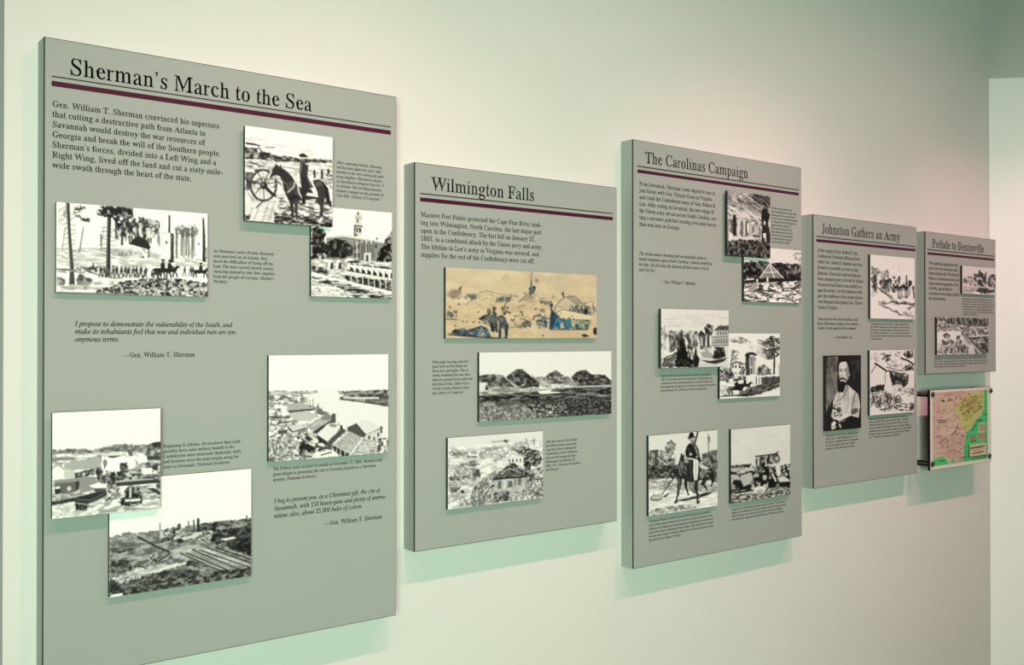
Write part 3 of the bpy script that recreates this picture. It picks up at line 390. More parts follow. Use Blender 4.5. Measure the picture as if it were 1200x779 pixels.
# ------------------------------------------------------------------ a small drawing kit for the printed pictures
class Print:
    """a printed picture: drawn in view coordinates (crop origin + scale), kept as a grid of ink values"""
    def __init__(s, tl, tr, br, bl, crop, base=0.93, seed=1, dens=1.5):
        s.q = [tl, tr, br, bl]; s.cx, s.cy, s.k = crop
        W = (math.dist(tl, tr) + math.dist(bl, br)) / 2; H = (math.dist(tl, bl) + math.dist(tr, br)) / 2
        s.gw, s.gh = int(W*dens), int(H*dens)
        s.w, s.h = s.gw*2, s.gh*2
        A, B = [], []
        for (x, y), (u, v) in zip(s.q, ((0,0),(s.w,0),(s.w,s.h),(0,s.h))):
            A.append([x,y,1,0,0,0,-u*x,-u*y]); B.append(u)
            A.append([0,0,0,x,y,1,-v*x,-v*y]); B.append(v)
        s.H = np.append(np.linalg.solve(np.array(A), np.array(B)), 1).reshape(3,3)
        s.r = np.random.default_rng(seed)
        s.im = np.ones((s.h, s.w, 3)) * np.array(base if isinstance(base, tuple) else (base,)*3)
        s.rag = 26.0; s.sc = s.w / W / s.k           # raster pixels per view pixel
    def T(s, pts):
        p = np.asarray(pts, float)
        X = np.c_[s.cx + p[:,0]/s.k, s.cy + p[:,1]/s.k, np.ones(len(p))] @ s.H.T
        return X[:,:2] / X[:,2:]
    def col(s, g): return np.array(g if isinstance(g, tuple) else (g,)*3, float)
    def mask(s, pts, rag=0.0):
        p = s.T(pts)
        x0, y0 = np.maximum(np.floor(p.min(0)), 0).astype(int); x1 = min(s.w, int(p[:,0].max())+2); y1 = min(s.h, int(p[:,1].max())+2)
        if x1 <= x0 or y1 <= y0: return None
        yy, xx = np.mgrid[y0:y1, x0:x1] + 0.5
        if rag:                       # ragged outline for foliage, rubble and rough ground
            c0 = 14; f = s.fld(c0, c0, 3)
            xx = xx + (f[y0:y1, x0:x1]-0.5)*rag*s.sc; yy = yy + (f[::-1, ::-1][y0:y1, x0:x1]-0.5)*rag*s.sc
        c = np.zeros(xx.shape, bool); n = len(p)
        for i in range(n):
            a, b = p[i], p[(i+1) % n]
            if a[1] == b[1]: continue
            c ^= ((a[1] > yy) != (b[1] > yy)) & (xx < a[0] + (yy-a[1])*(b[0]-a[0])/(b[1]-a[1]))
        return (slice(y0,y1), slice(x0,x1)), c
    def P(s, pts, g, a=1.0):
        m = s.mask(pts)
        if m is None: return
        sl, c = m; v = s.im[sl]; v[c] = v[c]*(1-a) + s.col(g)*a
    def E(s, cx, cy, rx, ry, g, a=1.0, n=20):
        s.P([(cx+rx*math.cos(6.2832*i/n), cy+ry*math.sin(6.2832*i/n)) for i in range(n)], g, a)
    def L(s, pts, w, g, a=1.0):
        p = s.T(pts); hw = max(0.5, w*s.sc/2)
        for i in range(len(p)-1):
            A, B = p[i], p[i+1]
            x0, y0 = np.maximum(np.floor(np.minimum(A,B)-hw-1), 0).astype(int); x1, y1 = np.ceil(np.maximum(A,B)+hw+1).astype(int)
            x1 = min(x1, s.w); y1 = min(y1, s.h)
            if x1 <= x0 or y1 <= y0: continue
            yy, xx = np.mgrid[y0:y1, x0:x1] + 0.5
            d = B-A; LL = max(1e-9, d@d)
            t = np.clip(((xx-A[0])*d[0]+(yy-A[1])*d[1])/LL, 0, 1)
            dist = np.hypot(xx-A[0]-t*d[0], yy-A[1]-t*d[1])
            c = np.clip(hw+0.5-dist, 0, 1)[...,None]*a
            v = s.im[y0:y1, x0:x1]; v[:] = v*(1-c) + s.col(g)*c
    def S(s, poly, n, ln, ang, w, g, a=1.0):
        """random pen strokes inside a region"""
        q = np.array(poly, float); lo, hi = q.min(0), q.max(0); k = 0; tries = 0
        while k < n and tries < n*12:
            tries += 1
            p = lo + (hi-lo)*s.r.random(2)
            if not inside(p, poly): continue
            k += 1
            t = math.radians(s.r.uniform(*ang)); l = s.r.uniform(*ln); b = s.r.uniform(-0.5, 0.5)*l*0.4
            d = np.array([math.cos(t), math.sin(t)])*l/2; nn = np.array([-d[1], d[0]])/max(l/2, 1e-6)*b
            gg = s.r.uniform(*g) if not isinstance(g[0], tuple) else tuple(np.array(g[0]) + (np.array(g[1])-np.array(g[0]))*s.r.random())
            s.L([p-d, p+nn, p+d], w*s.r.uniform(0.7, 1.3), gg, a)
    def fld(s, sx, sy, oct=3):
        """value noise on the raster, cell size in view pixels"""
        out = np.zeros((s.h, s.w)); amp = 1.0; tot = 0
        for o in range(oct):
            cx, cy = max(1.2, sx*s.sc/2**o), max(1.2, sy*s.sc/2**o)
            gw, gh = int(s.w/cx)+3, int(s.h/cy)+3
            G = s.r.random((gh, gw))
            x = np.arange(s.w)/cx; y = np.arange(s.h)/cy
            xi, yi = x.astype(int), y.astype(int); xf, yf = x-xi, y-yi
            xf = xf*xf*(3-2*xf); yf = yf*yf*(3-2*yf)
            a = G[yi][:,xi]*(1-xf)+G[yi][:,xi+1]*xf; b = G[yi+1][:,xi]*(1-xf)+G[yi+1][:,xi+1]*xf
            out += amp*(a*(1-yf[:,None])+b*yf[:,None]); tot += amp; amp *= 0.6
        return out/tot
    def N(s, poly, g0, g1, sx, sy=None, thr=0.5, soft=0.18, a=1.0):
        """mottled tone between g0 and g1 inside a region"""
        m = s.mask(poly, s.rag)
        if m is None: return
        sl, c = m
        f = np.clip((s.fld(sx, sy or sx)[sl]-thr)/soft*0.5+0.5, 0, 1)[...,None]
        t = s.col(g0)*(1-f)+s.col(g1)*f; v = s.im[sl]; v[c] = v[c]*(1-a)+t[c]*a
    def grain(s, amp, sx=4):
        s.im += ((s.fld(sx, sx, 2)-0.5)*2*amp)[...,None]
    def out(s):
        im = np.clip(s.im, 0.03, 0.97).reshape(s.gh, 2, s.gw, 2, 3).mean((1,3))
        return np.where(im <= 0.04045, im/12.92, ((im+0.055)/1.055)**2.4)

def horse(p, x, y, k, g, flip=1):
    """small ink horse with rider standing at (x, y), k view pixels tall"""
    f = lambda pts: [(x+flip*a*k, y-b*k) for a, b in pts]
    p.P(f([(-.5,.28),(-.48,.5),(-.2,.52),(.25,.5),(.45,.68),(.62,.6),(.66,.5),(.52,.52),(.42,.32),(.3,.26),(-.3,.25)]), g)
    for a, b in ((-.45,-.5),(-.36,-.3),(.3,.22),(.36,.44)): p.L(f([(a,.3),(b,.14),(b+.02,0)]), k*.09, g)
    p.L(f([(-.5,.46),(-.6,.3),(-.6,.15)]), k*.07, g)
    p.P(f([(-.12,.48),(-.1,.75),(0,.85),(.12,.78),(.14,.45),(.12,.3),(.02,.3)]), g)
    p.E(x+flip*.02*k, y-.93*k, k*.07, k*.09, g); p.L(f([(-.08,.98),(.14,.97)]), k*.04, g)

def soldier(p, x, y, k, g):
    p.P([(x-.14*k,y-.42*k),(x-.13*k,y-.8*k),(x,y-.88*k),(x+.13*k,y-.78*k),(x+.13*k,y-.42*k)], g)
    p.L([(x-.06*k,y-.45*k),(x-.16*k,y-.2*k),(x-.2*k,y)], k*.1, g); p.L([(x+.05*k,y-.45*k),(x+.12*k,y-.2*k),(x+.1*k,y)], k*.1, g)
    p.E(x+.02*k, y-.93*k, k*.08, k*.09, g)

def pic_march():
    p = Print((66.3,237.1),(243.2,249.8),(243.2,348),(65.5,342.4),(60,230,6.316),.95,11)
    p.N([(40,380),(700,385),(820,440),(1160,470),(1160,520),(40,520)],.72,.95,60,14)
    p.L([(190,385),(340,385),(480,395)],5,.62); p.N([(440,400),(600,400),(600,440),(440,440)],.5,.85,10,18)
    for x in (78,210,360): p.L([(x+26,225),(x,410)],7,.55,.8)
    p.L([(235,235),(205,410)],8,.45); p.L([(362,280),(366,370)],10,.4)
    for i in range(40):
        x = p.r.uniform(470,800); y0 = p.r.uniform(170,240); y1 = p.r.uniform(290,370)
        p.L([(x,y0),(x+p.r.uniform(-8,8),y1)],p.r.uniform(4,13),p.r.uniform(.1,.4))
    p.N([(480,170),(560,150),(640,160),(790,180),(800,290),(700,320),(600,290),(480,300)],.12,.93,24,40,.5,.12,.85)
    p.N([(640,150),(700,160),(780,190),(770,240),(650,220)],.12,.8,24,24,.5,.15,.9)
    p.P([(575,350),(600,315),(640,288),(690,318),(735,378),(722,385),(722,455),(712,455),(710,388),(640,372)],.14)
    p.P([(610,430),(640,410),(690,440),(680,460)],.3); p.L([(580,350),(720,390)],7,.1)
    p.N([(600,380),(710,390),(710,450),(600,440)],.6,.97,20)
    p.P([(815,270),(880,270),(880,440),(830,430)],.93); p.L([(815,270),(880,268)],4,.6); p.L([(818,270),(818,420)],3,.65)
    p.E(848,340,9,13,.4)
    p.P([(864,135),(878,140),(878,268),(862,265)],.2); p.P([(880,270),(902,272),(904,490),(878,490)],.16); p.N([(882,280),(902,280),(902,480),(882,480)],.08,.4,10)
    p.P([(1118,155),(1131,160),(1140,300),(1143,490),(1118,480),(1120,300)],.17); p.L([(1148,380),(1150,460)],8,.3); p.E(1090,350,7,10,.35)
    for x,w in ((925,15),(962,17),(980,8),(996,13),(1016,14),(1042,17),(1058,7)):
        p.L([(x+p.r.uniform(-4,4),225+p.r.uniform(0,40)),(x,440+p.r.uniform(-10,15))],w,p.r.uniform(.2,.35))
    p.S([(920,215),(1075,215),(1085,290),(915,270)],70,(20,45),(40,140),5,(.3,.6))
    p.N([(900,300),(1070,300),(1070,450),(900,450)],.5,.95,8,50,.42,.1,.35)
    p.P([(108,45),(131,45),(136,200),(150,400),(160,560),(172,650),(128,650),(136,520),(122,300),(112,150)],.27)
    p.L([(131,60),(138,260),(158,520),(166,640)],10,.17); p.L([(112,60),(124,300),(138,560)],5,.62)
    for y in range(120,470,38): p.L([(120,y),(95-p.r.uniform(0,20),y+p.r.uniform(-25,20))],4,.35); p.L([(145,y+15),(178,y+p.r.uniform(-10,25))],4,.4)
    p.N([(150,50),(260,62),(255,95),(205,105),(290,180),(285,195),(230,190),(175,150),(150,90)],.15,.95,22,18,.46,.1,.9)
    p.S([(60,100),(110,90),(110,200),(50,210)],14,(20,50),(110,150),4,(.4,.7))
    p.P([(412,150),(440,150),(434,350),(432,580),(396,605),(404,400)],.2); p.L([(412,170),(406,400),(400,580)],6,.5)
    p.N([(328,110),(380,70),(450,68),(600,85),(612,170),(560,165),(500,150),(522,225),(495,232),(450,165),(380,150),(338,140)],.1,.9,26,22,.58,.1)
    p.N([(420,75),(600,90),(600,160),(430,140)],.1,.6,26,20,.6,.12)
    for y in range(230,470,30): p.L([(410,y),(375-p.r.uniform(0,25),y+p.r.uniform(-18,10))],4,.3); p.L([(432,y+10),(470,y+p.r.uniform(-15,25))],4,.35)
    p.L([(40,535),(130,545),(230,540),(330,575),(430,600),(520,605)],8,.32); p.S([(40,530),(300,530),(300,570),(40,560)],40,(20,50),(-5,15),4,(.3,.65))
    p.N([(180,515),(330,520),(340,560),(190,545)],.25,.9,16,10)
    horse(p,305,560,70,.22); horse(p,820,600,135,.12); horse(p,870,595,125,.12); horse(p,775,600,70,.2); horse(p,1105,600,110,.14)
    for x in range(360,720,30):
        soldier(p,x+p.r.uniform(-5,5),592+p.r.uniform(-6,8)+(x-360)*.03,78,p.r.uniform(.15,.32))
    p.S([(345,515),(710,520),(710,600),(345,580)],90,(10,28),(60,120),5,(.15,.55))
    for x in (985,1030,1048): soldier(p,x,590,70,.28)
    p.N([(40,600),(70,592),(105,620),(100,655),(40,665)],.3,.75,16); p.N([(180,600),(215,570),(270,600),(310,615),(255,650),(190,670)],.18,.6,20)
    p.N([(170,650),(480,610),(460,650),(330,690),(40,700),(40,670)],.55,.95,50,12)
    p.N([(320,715),(340,685),(450,665),(500,630),(700,605),(900,605),(1050,630),(1160,640),(1160,745),(700,730),(320,712)],.1,.85,16,16,.57,.12)
    p.S([(330,690),(450,665),(700,615),(1150,640),(1150,735),(330,712)],170,(14,34),(-70,70),4,(.05,.95))
    p.S([(640,690),(1150,660),(1150,735),(640,720)],60,(14,34),(-60,60),5,(.75,.98))
    p.L([(40,706),(600,722)],8,.5); p.grain(.05); return p

def pic_rider_cannon():
    p = Print((287.5,147.8),(390.1,160.4),(389.3,265.5),(286.7,258.5),(280,142,5.992),.93,12)
    p.S([(60,110),(300,130),(560,220),(560,250),(60,140)],40,(20,70),(5,15),3,(.7,.88))
    p.P([(180,182),(258,182),(250,192),(185,190)],.5); p.P([(48,150),(95,155),(155,172),(150,180),(48,166)],.25)
    p.N([(45,185),(130,195),(260,240),(430,258),(660,268),(660,292),(430,292),(250,285),(45,268)],.14,.62,22,16,.52,.14)
    p.L([(122,222),(128,195),(145,190),(158,215)],7,.2); p.E(140,210,11,12,.85); p.E(122,250,12,12,.75)
    p.N([(45,275),(660,300),(660,440),(45,440)],.68,.95,60,12)
    p.N([(45,280),(170,300),(200,330),(45,330)],.3,.9,34,9)
    p.P([(45,335),(110,345),(45,352)],.9); p.N([(45,360),(100,360),(90,480),(45,490)],.12,.5,20)
    p.P([(45,490),(100,480),(170,560),(285,535),(230,712),(40,697)],.82)
    for a,b in (((60,500),(100,560)),((95,610),(60,690)),((150,580),(100,700)),((205,575),(160,705)),((250,560),(205,708))): p.L([a,b],5,.35)
    p.N([(45,490),(285,540),(230,712),(40,697)],.5,.95,50,24,.35,.2,.4); p.N([(40,655),(80,660),(75,697),(40,697)],.1,.5,18)
    p.N([(285,540),(655,560),(655,740),(238,710)],.25,.93,36,12,.44,.14); p.N([(250,640),(420,660),(655,690),(655,740),(238,710)],.06,.75,30,9,.55,.14)
    p.N([(590,370),(660,370),(660,480),(610,440)],.3,.95,16,8)
    for x,y0,y1 in ((530,342,398),(583,338,402),(629,330,370)): p.P([(x-8,y0),(x+7,y0),(x+8,y1),(x-7,y1)],.15)
    p.E(172,452,98,116,.2); p.E(172,452,82,100,.86)
    p.N([(95,400),(250,380),(260,470),(100,480)],.25,.9,30,14,.46,.12)
    for i in range(14):
        t = i*math.pi/7+.2; p.L([(172,452),(172+86*math.cos(t),452+104*math.sin(t))],6,.2 if i%2 else .75)
    p.E(172,452,26,27,.14); p.E(166,446,10,10,.5)
    p.L([(180,460),(235,515),(300,540)],22,.16); p.L([(110,350),(170,340),(220,365)],10,.25); p.L([(265,420),(300,450),(320,490)],10,.35)
    p.L([(285,400),(310,470)],9,.8); p.P([(255,520),(330,500),(330,535),(270,540)],.8); p.L([(120,610),(165,565)],8,.15)
    p.P([(262,300),(278,318),(285,318),(290,300),(300,328),(335,350),(375,392),(400,440),(440,470),(540,480),(545,545),(440,555),(420,562),(385,558),(350,562),(325,512),(310,460),(303,420),(285,388),(262,380),(240,386),(218,405),(203,398),(212,370),(235,338)],.17)
    p.P([(522,412),(560,405),(598,428),(616,470),(606,535),(592,580),(590,640),(580,695),(560,695),(566,640),(570,600),(545,562),(528,520),(518,460)],.2)
    p.N([(330,420),(400,450),(440,540),(350,555)],.1,.3,30); p.E(560,440,25,18,.32); p.E(370,450,18,30,.28)
    p.P([(600,432),(628,470),(640,550),(654,603),(636,598),(610,555),(604,500)],.13)
    p.P([(348,550),(384,556),(380,600),(383,682),(366,682),(364,620)],.16); p.P([(384,556),(415,552),(408,610),(414,684),(397,684),(392,620)],.2)
    p.P([(556,690),(584,665),(582,700),(560,715)],.85); p.P([(202,398),(225,345),(232,352),(214,400)],.85)
    p.L([(340,500),(385,460),(398,400)],7,.85); p.L([(385,385),(410,430),(420,500),(446,548)],9,.85); p.L([(260,385),(330,440)],4,.6)
    p.P([(484,405),(512,410),(548,490),(556,532),(468,520),(470,500),(520,505),(505,470)],.88); p.P([(380,365),(408,360),(412,385),(385,385)],.75)
    p.P([(430,292),(442,272),(470,280),(488,305),(482,370),(475,400),(430,398),(424,350)],.19); p.L([(440,300),(432,360)],6,.5); p.P([(466,290),(490,295),(484,308),(468,304)],.75)
    p.P([(428,392),(482,388),(522,462),(492,475),(470,520),(466,578),(440,580),(438,480)],.15); p.L([(482,400),(508,462)],4,.6); p.P([(440,545),(465,560),(462,585),(444,575)],.1)
    p.E(448,262,15,19,.78); p.P([(436,264),(460,264),(455,288),(440,286)],.4); p.P([(420,243),(430,228),(455,224),(474,238),(486,247),(455,252)],.1); p.L([(424,246),(482,250)],6,.08)
    p.grain(.05); return p

def pic_courthouse():
    p = Print((365.1,240.7),(459.6,249.6),(459.1,350),(364.4,346.6),(358,240,6.773),.93,13)
    p.P([(165,268),(300,245),(645,312),(645,450),(165,450)],.55)
    p.P([(162,252),(300,240),(440,262),(652,302),(652,316),(440,280),(300,258),(165,268)],.78); p.L([(170,270),(300,258),(645,318)],5,.22)
    p.P([(395,92),(446,92),(450,160),(446,250),(384,250),(388,160)],.83); p.E(420,92,30,26,.8); p.L([(419,60),(419,72)],12,.2); p.L([(419,72),(419,90)],5,.3)
    p.L([(392,100),(448,108)],5,.45); p.P([(386,158),(454,168),(454,178),(386,168)],.2); p.P([(386,160),(398,165),(396,250),(384,250)],.3)
    p.P([(407,112),(422,112),(422,140),(407,140)],.3); p.P([(402,180),(416,182),(416,220),(402,218)],.2); p.P([(424,182),(444,186),(442,218),(424,220)],.15); p.E(404,240,9,8,.2)
    for i,x in enumerate(range(385,545,19)): p.P([(x,285),(x+9,287),(x+9,445),(x,445)],.82 if i%2 else .4)
    for x,y in ((420,330),(420,400),(396,340),(396,400),(540,400),(560,330),(580,390)): p.P([(x-7,y-16),(x+7,y-16),(x+7,y+16),(x-7,y+16)],.2)
    p.P([(440,300),(480,305),(474,440),(440,440)],.4); p.P([(505,310),(540,312),(545,440),(520,440)],.45)
    p.P([(465,385),(520,380),(520,452),(465,452)],.86); p.P([(480,398),(500,398),(500,450),(480,450)],.25); p.L([(490,310),(490,375)],9,.2)
    p.N([(48,190),(90,165),(150,200),(160,230),(148,300),(165,380),(110,425),(48,432)],.06,.5,22,22,.6,.14)
    p.N([(148,310),(230,265),(330,285),(385,345),(370,400),(290,425),(170,420)],.07,.45,20,22,.6,.14)
    p.N([(640,270),(690,200),(690,480),(560,470),(565,420),(600,340)],.05,.6,20,24,.58,.12); p.E(568,268,8,9,.25)
    p.N([(90,390),(160,380),(170,430),(90,440)],.1,.9,16,26)
    p.N([(48,430),(690,455),(690,740),(48,720)],.55,.95,40,9)
    p.N([(48,480),(180,500),(180,560),(48,530)],.1,.75,22,14)
    p.P([(320,440),(430,445),(420,462),(330,458)],.15); p.P([(300,440),(340,420),(400,430),(330,450)],.9)
    for x in (195,260):
        p.P([(x-22,515),(x-14,440),(x,430),(x+16,440),(x+24,510)],.9); p.P([(x-2,510),(x+6,455),(x+22,460),(x+24,508)],.15)
    p.N([(330,470),(690,500),(690,590),(330,540)],.05,.5,14,20,.6,.12)
    for i in range(8):
        x = 352+46*i; y = 470+i*6; h = 45+i*4.5
        p.P([(x-30,y+4),(x,y),(x+34,y+12),(x+14,y+h*.75),(x+4,y+14),(x-2,y+h),(x-14,y+h)],.93); p.E(x+12,y-3,7,7,.15)
        p.P([(x+4,y+18),(x+22,y+h*.9),(x+2,y+h*.95)],.08)
    p.P([(310,520),(690,588),(690,606),(310,540)],.88)
    p.N([(300,560),(690,606),(690,690),(560,680),(310,590)],.08,.6,16,14,.58,.12)
    for i in range(8): x = 360+46*i; p.L([(x,560+i*7),(x+3,620+i*8)],9,.8)
    p.P([(48,528),(200,572),(690,690),(690,716),(300,640),(150,590),(48,556)],.92)
    p.N([(48,560),(200,592),(690,716),(690,745),(380,735),(250,650),(48,600)],.1,.9,60,7,.5,.1)
    p.N([(48,610),(250,655),(400,742),(48,722)],.75,.97,60,12); p.S([(48,610),(400,690),(400,740),(48,720)],25,(10,40),(5,20),4,(.2,.6))
    p.grain(.05); return p

def pic_river():
    p = Print((314.7,416.5),(455,414.9),(455,530.5),(315.1,540.7),(306,410,5.725),.94,14)
    p.P([(50,275),(853,268),(853,690),(50,740)],.9)
    p.N([(50,274),(375,272),(375,296),(200,300),(50,306)],.5,.8,30,8)
    p.N([(500,275),(560,276),(853,266),(853,380),(760,362),(640,345),(525,335),(520,318),(550,300)],.25,.62,26,12,.5,.14); p.N([(700,300),(853,300),(853,378),(690,352)],.15,.5,26,10)
    p.P([(540,312),(620,318),(790,318),(790,330),(640,330),(560,325)],.86); p.L([(525,332),(640,345),(853,378)],6,.25)
    p.N([(50,300),(280,300),(300,350),(430,400),(490,470),(560,540),(700,590),(853,650),(853,690),(50,748)],.45,.95,22,14,.45,.14)
    p.S([(50,300),(250,310),(240,480),(50,470)],90,(10,30),(-20,20),5,(.2,.6))
    p.P([(130,335),(165,312),(200,338),(165,345)],.75); p.L([(130,335),(165,314),(200,338)],6,.25)
    p.P([(160,362),(270,350),(350,394),(188,410)],.66); p.P([(186,408),(350,393),(352,404),(186,420)],.12); p.P([(130,392),(160,385),(185,430),(140,450)],.92)
    p.L([(80,450),(185,452)],10,.2); p.L([(110,490),(180,480)],10,.2)
    p.P([(180,420),(300,408),(380,440),(330,480),(220,470)],.74); p.P([(180,510),(250,495),(305,518),(215,546)],.8); p.P([(178,512),(215,545),(215,556),(178,525)],.2); p.L([(215,550),(305,522)],8,.25)
    p.P([(300,505),(400,452),(468,468),(345,550)],.64); p.S([(300,505),(400,455),(465,470),(345,548)],50,(20,50),(-35,-25),3,(.5,.85)); p.P([(345,550),(468,470),(470,490),(440,500),(360,575)],.2)
    p.P([(110,545),(180,530),(170,570),(120,575)],.3); p.P([(400,445),(470,440),(470,470),(410,470)],.5); p.P([(470,435),(482,424),(498,430),(500,490),(470,490)],.32)
    p.N([(235,550),(370,560),(430,640),(470,660),(500,700),(260,730)],.12,.9,22,16,.5,.12)
    p.P([(372,566),(458,490),(538,510),(445,616)],.88); p.P([(372,566),(445,616),(440,645),(376,600)],.17); p.P([(445,616),(540,524),(572,540),(480,625),(465,660),(445,650)],.3); p.P([(530,505),(543,505),(545,535),(530,530)],.12); p.P([(455,495),(510,500),(500,520),(460,515)],.55)
    p.P([(575,520),(635,494),(702,570),(692,592),(580,548)],.3); p.P([(635,494),(700,468),(812,524),(702,572)],.86); p.L([(635,494),(702,572),(812,524)],6,.15)
    p.P([(700,572),(812,526),(808,612),(740,612),(700,600)],.82); p.P([(800,515),(812,512),(812,560),(800,560)],.25)
    for x,y in ((725,590),(758,600),(785,570)): p.P([(x-6,y-12),(x+6,y-14),(x+6,y+10),(x-6,y+12)],.15)
    p.P([(480,640),(590,548),(682,590),(598,702)],.7); p.N([(480,640),(590,548),(682,590),(598,702)],.55,.8,12,8,.5,.2,.8); p.P([(598,702),(682,590),(802,650),(770,690)],.72); p.N([(598,702),(682,590),(802,650),(770,690)],.45,.85,14,10,.5,.2,.8)
    p.L([(682,590),(598,702)],9,.92); p.L([(480,640),(590,548)],5,.85); p.P([(480,640),(598,703),(560,715),(490,685)],.12)
    for x in (505,530,560): p.L([(x,665),(x+2,705)],7,.75)
    p.N([(780,600),(853,590),(853,690),(780,690)],.2,.95,20)
    p.P([(370,400),(395,392),(428,420),(420,440),(385,430)],.4); p.P([(372,390),(380,360),(390,400)],.25)
    for x,y0,y1 in ((266,278,345),(306,312,370),(324,335,380),(346,330,385),(382,360,420)): p.L([(x,y0),(x,y1)],4,.4)
    p.P([(258,325),(278,325),(275,342),(262,342)],.35)
    p.N([(52,570),(180,560),(250,640),(250,700),(270,735),(52,748)],.32,.92,14,14,.5,.16); p.S([(52,600),(230,590),(230,730),(52,740)],150,(10,26),(30,120),4,(.25,.9))
    p.P([(270,640),(310,625),(372,660),(320,690)],.14); p.P([(380,645),(470,650),(470,665),(400,670)],.3); p.P([(350,690),(480,670),(520,705),(380,725)],.93); p.L([(400,705),(470,685)],8,.15)
    p.grain(.045); return p

def pic_rail_yard():
    p = Print((60.8,483.1),(187.9,478.8),(187.9,596.5),(61.5,606.8),(54,472,5.564),.94,15)
    p.P([(38,310),(745,310),(745,700),(38,755)],.74)
    p.N([(38,330),(745,320),(745,690),(42,750)],.5,.93,50,14,.45,.16)
    p.N([(38,305),(200,297),(300,305),(400,285),(440,275),(500,272),(560,275),(640,275),(745,258),(745,335),(520,320),(38,335)],.34,.65,26,14)
    p.P([(60,335),(110,325),(130,345),(70,352)],.92); p.P([(40,355),(180,350),(190,365),(45,375)],.5); p.P([(690,262),(745,257),(745,345),(705,340)],.18); p.N([(640,300),(745,290),(745,370),(650,375)],.25,.8,26,16)
    p.P([(120,390),(230,370),(370,355),(370,420),(110,440)],.66); p.L([(100,370),(380,350)],4,.5)
    p.E(470,400,115,55,.95); p.P([(360,340),(400,370),(380,470),(365,440)],.95); p.P([(380,345),(430,316),(480,330),(500,345),(430,358)],.86); p.P([(395,347),(495,345),(440,360),(410,358)],.18)
    p.P([(580,365),(620,328),(655,350),(660,390),(600,400)],.93); p.P([(655,350),(745,355),(745,375),(660,378)],.25); p.P([(520,300),(560,310),(565,350),(540,350)],.4)
    p.P([(42,425),(82,402),(118,432),(118,490),(45,500)],.93); p.L([(82,402),(118,432)],5,.5); p.P([(115,420),(190,440),(185,490),(120,485)],.78)
    p.P([(185,455),(300,430),(312,440),(310,468),(190,488)],.22); p.N([(195,455),(305,440),(305,465),(195,480)],.1,.8,14,20)
    p.P([(50,500),(310,478),(330,490),(320,505),(60,522)],.55); p.P([(55,520),(195,510),(200,575),(60,595)],.38); p.P([(55,545),(95,540),(95,580),(60,590)],.15); p.P([(58,543),(90,538),(92,553),(60,556)],.9)
    p.P([(215,510),(320,498),(330,560),(220,585)],.55); p.E(208,560,14,22,.75); p.P([(190,510),(215,505),(215,560),(195,570)],.2); p.E(150,555,14,16,.8)
    for x,y,a,b,g in ((505,425,30,36,.25),(435,490,22,42,.22),(345,455,26,34,.28),(380,395,14,30,.45)): p.N([(x-a,y),(x-a*.6,y-b),(x+a*.6,y-b),(x+a,y),(x+a*.5,y+b),(x-a*.5,y+b)],g*.6,g*2,18,18,.58)
    p.P([(520,440),(590,430),(590,460),(530,475)],.5); p.N([(460,450),(620,440),(620,500),(450,510)],.15,.8,20,12)
    p.N([(610,400),(745,390),(745,470),(690,430),(620,430)],.15,.75,28,14); p.P([(620,430),(690,430),(690,470),(630,470)],.93)
    p.N([(330,480),(420,470),(430,560),(340,560)],.1,.7,18,18); p.N([(600,470),(745,470),(745,510),(600,510)],.2,.85,24,10)
    p.P([(450,522),(700,505),(745,512),(745,528),(460,546)],.22); p.P([(450,512),(700,497),(700,505),(450,522)],.7)
    p.P([(40,635),(200,610),(235,598),(200,638),(42,662)],.2); p.N([(45,590),(240,580),(235,600),(42,640)],.5,.8,30,12)
    p.P([(190,640),(230,605),(300,585),(385,570),(405,582),(392,612),(270,668),(265,702),(192,692)],.16); p.L([(200,650),(270,660),(398,606)],8,.6); p.L([(205,628),(290,632),(380,590)],6,.4); p.N([(195,660),(265,668),(262,700),(195,690)],.05,.4,14)
    p.P([(278,538),(340,520),(398,530),(390,560),(330,572),(310,555)],.93); p.P([(310,555),(392,556),(385,580),(320,585)],.3)
    p.N([(400,545),(480,560),(440,620),(380,640)],.15,.85,20,14,.5,.12)
    p.N([(468,648),(510,618),(512,575),(540,540),(600,555),(628,600),(622,668),(520,682)],.06,.6,18,16,.6,.14); p.P([(512,632),(615,628),(615,644),(520,646)],.88); p.P([(540,560),(556,545),(556,620),(542,625)],.75); p.P([(575,555),(590,555),(590,590),(575,590)],.6)
    p.P([(655,562),(700,560),(745,588),(745,608)],.18); p.P([(715,540),(745,535),(745,560),(720,560)],.3)
    p.N([(42,665),(190,640),(195,700),(340,700),(330,725),(42,750)],.72,.95,30,14); p.N([(340,690),(745,650),(745,692),(340,722)],.55,.93,40,10); p.P([(340,715),(345,700),(470,690),(460,712)],.6)
    p.L([(280,660),(380,635),(460,560)],6,.9); p.L([(330,700),(400,660),(470,600)],5,.4)
    p.grain(.045); return p

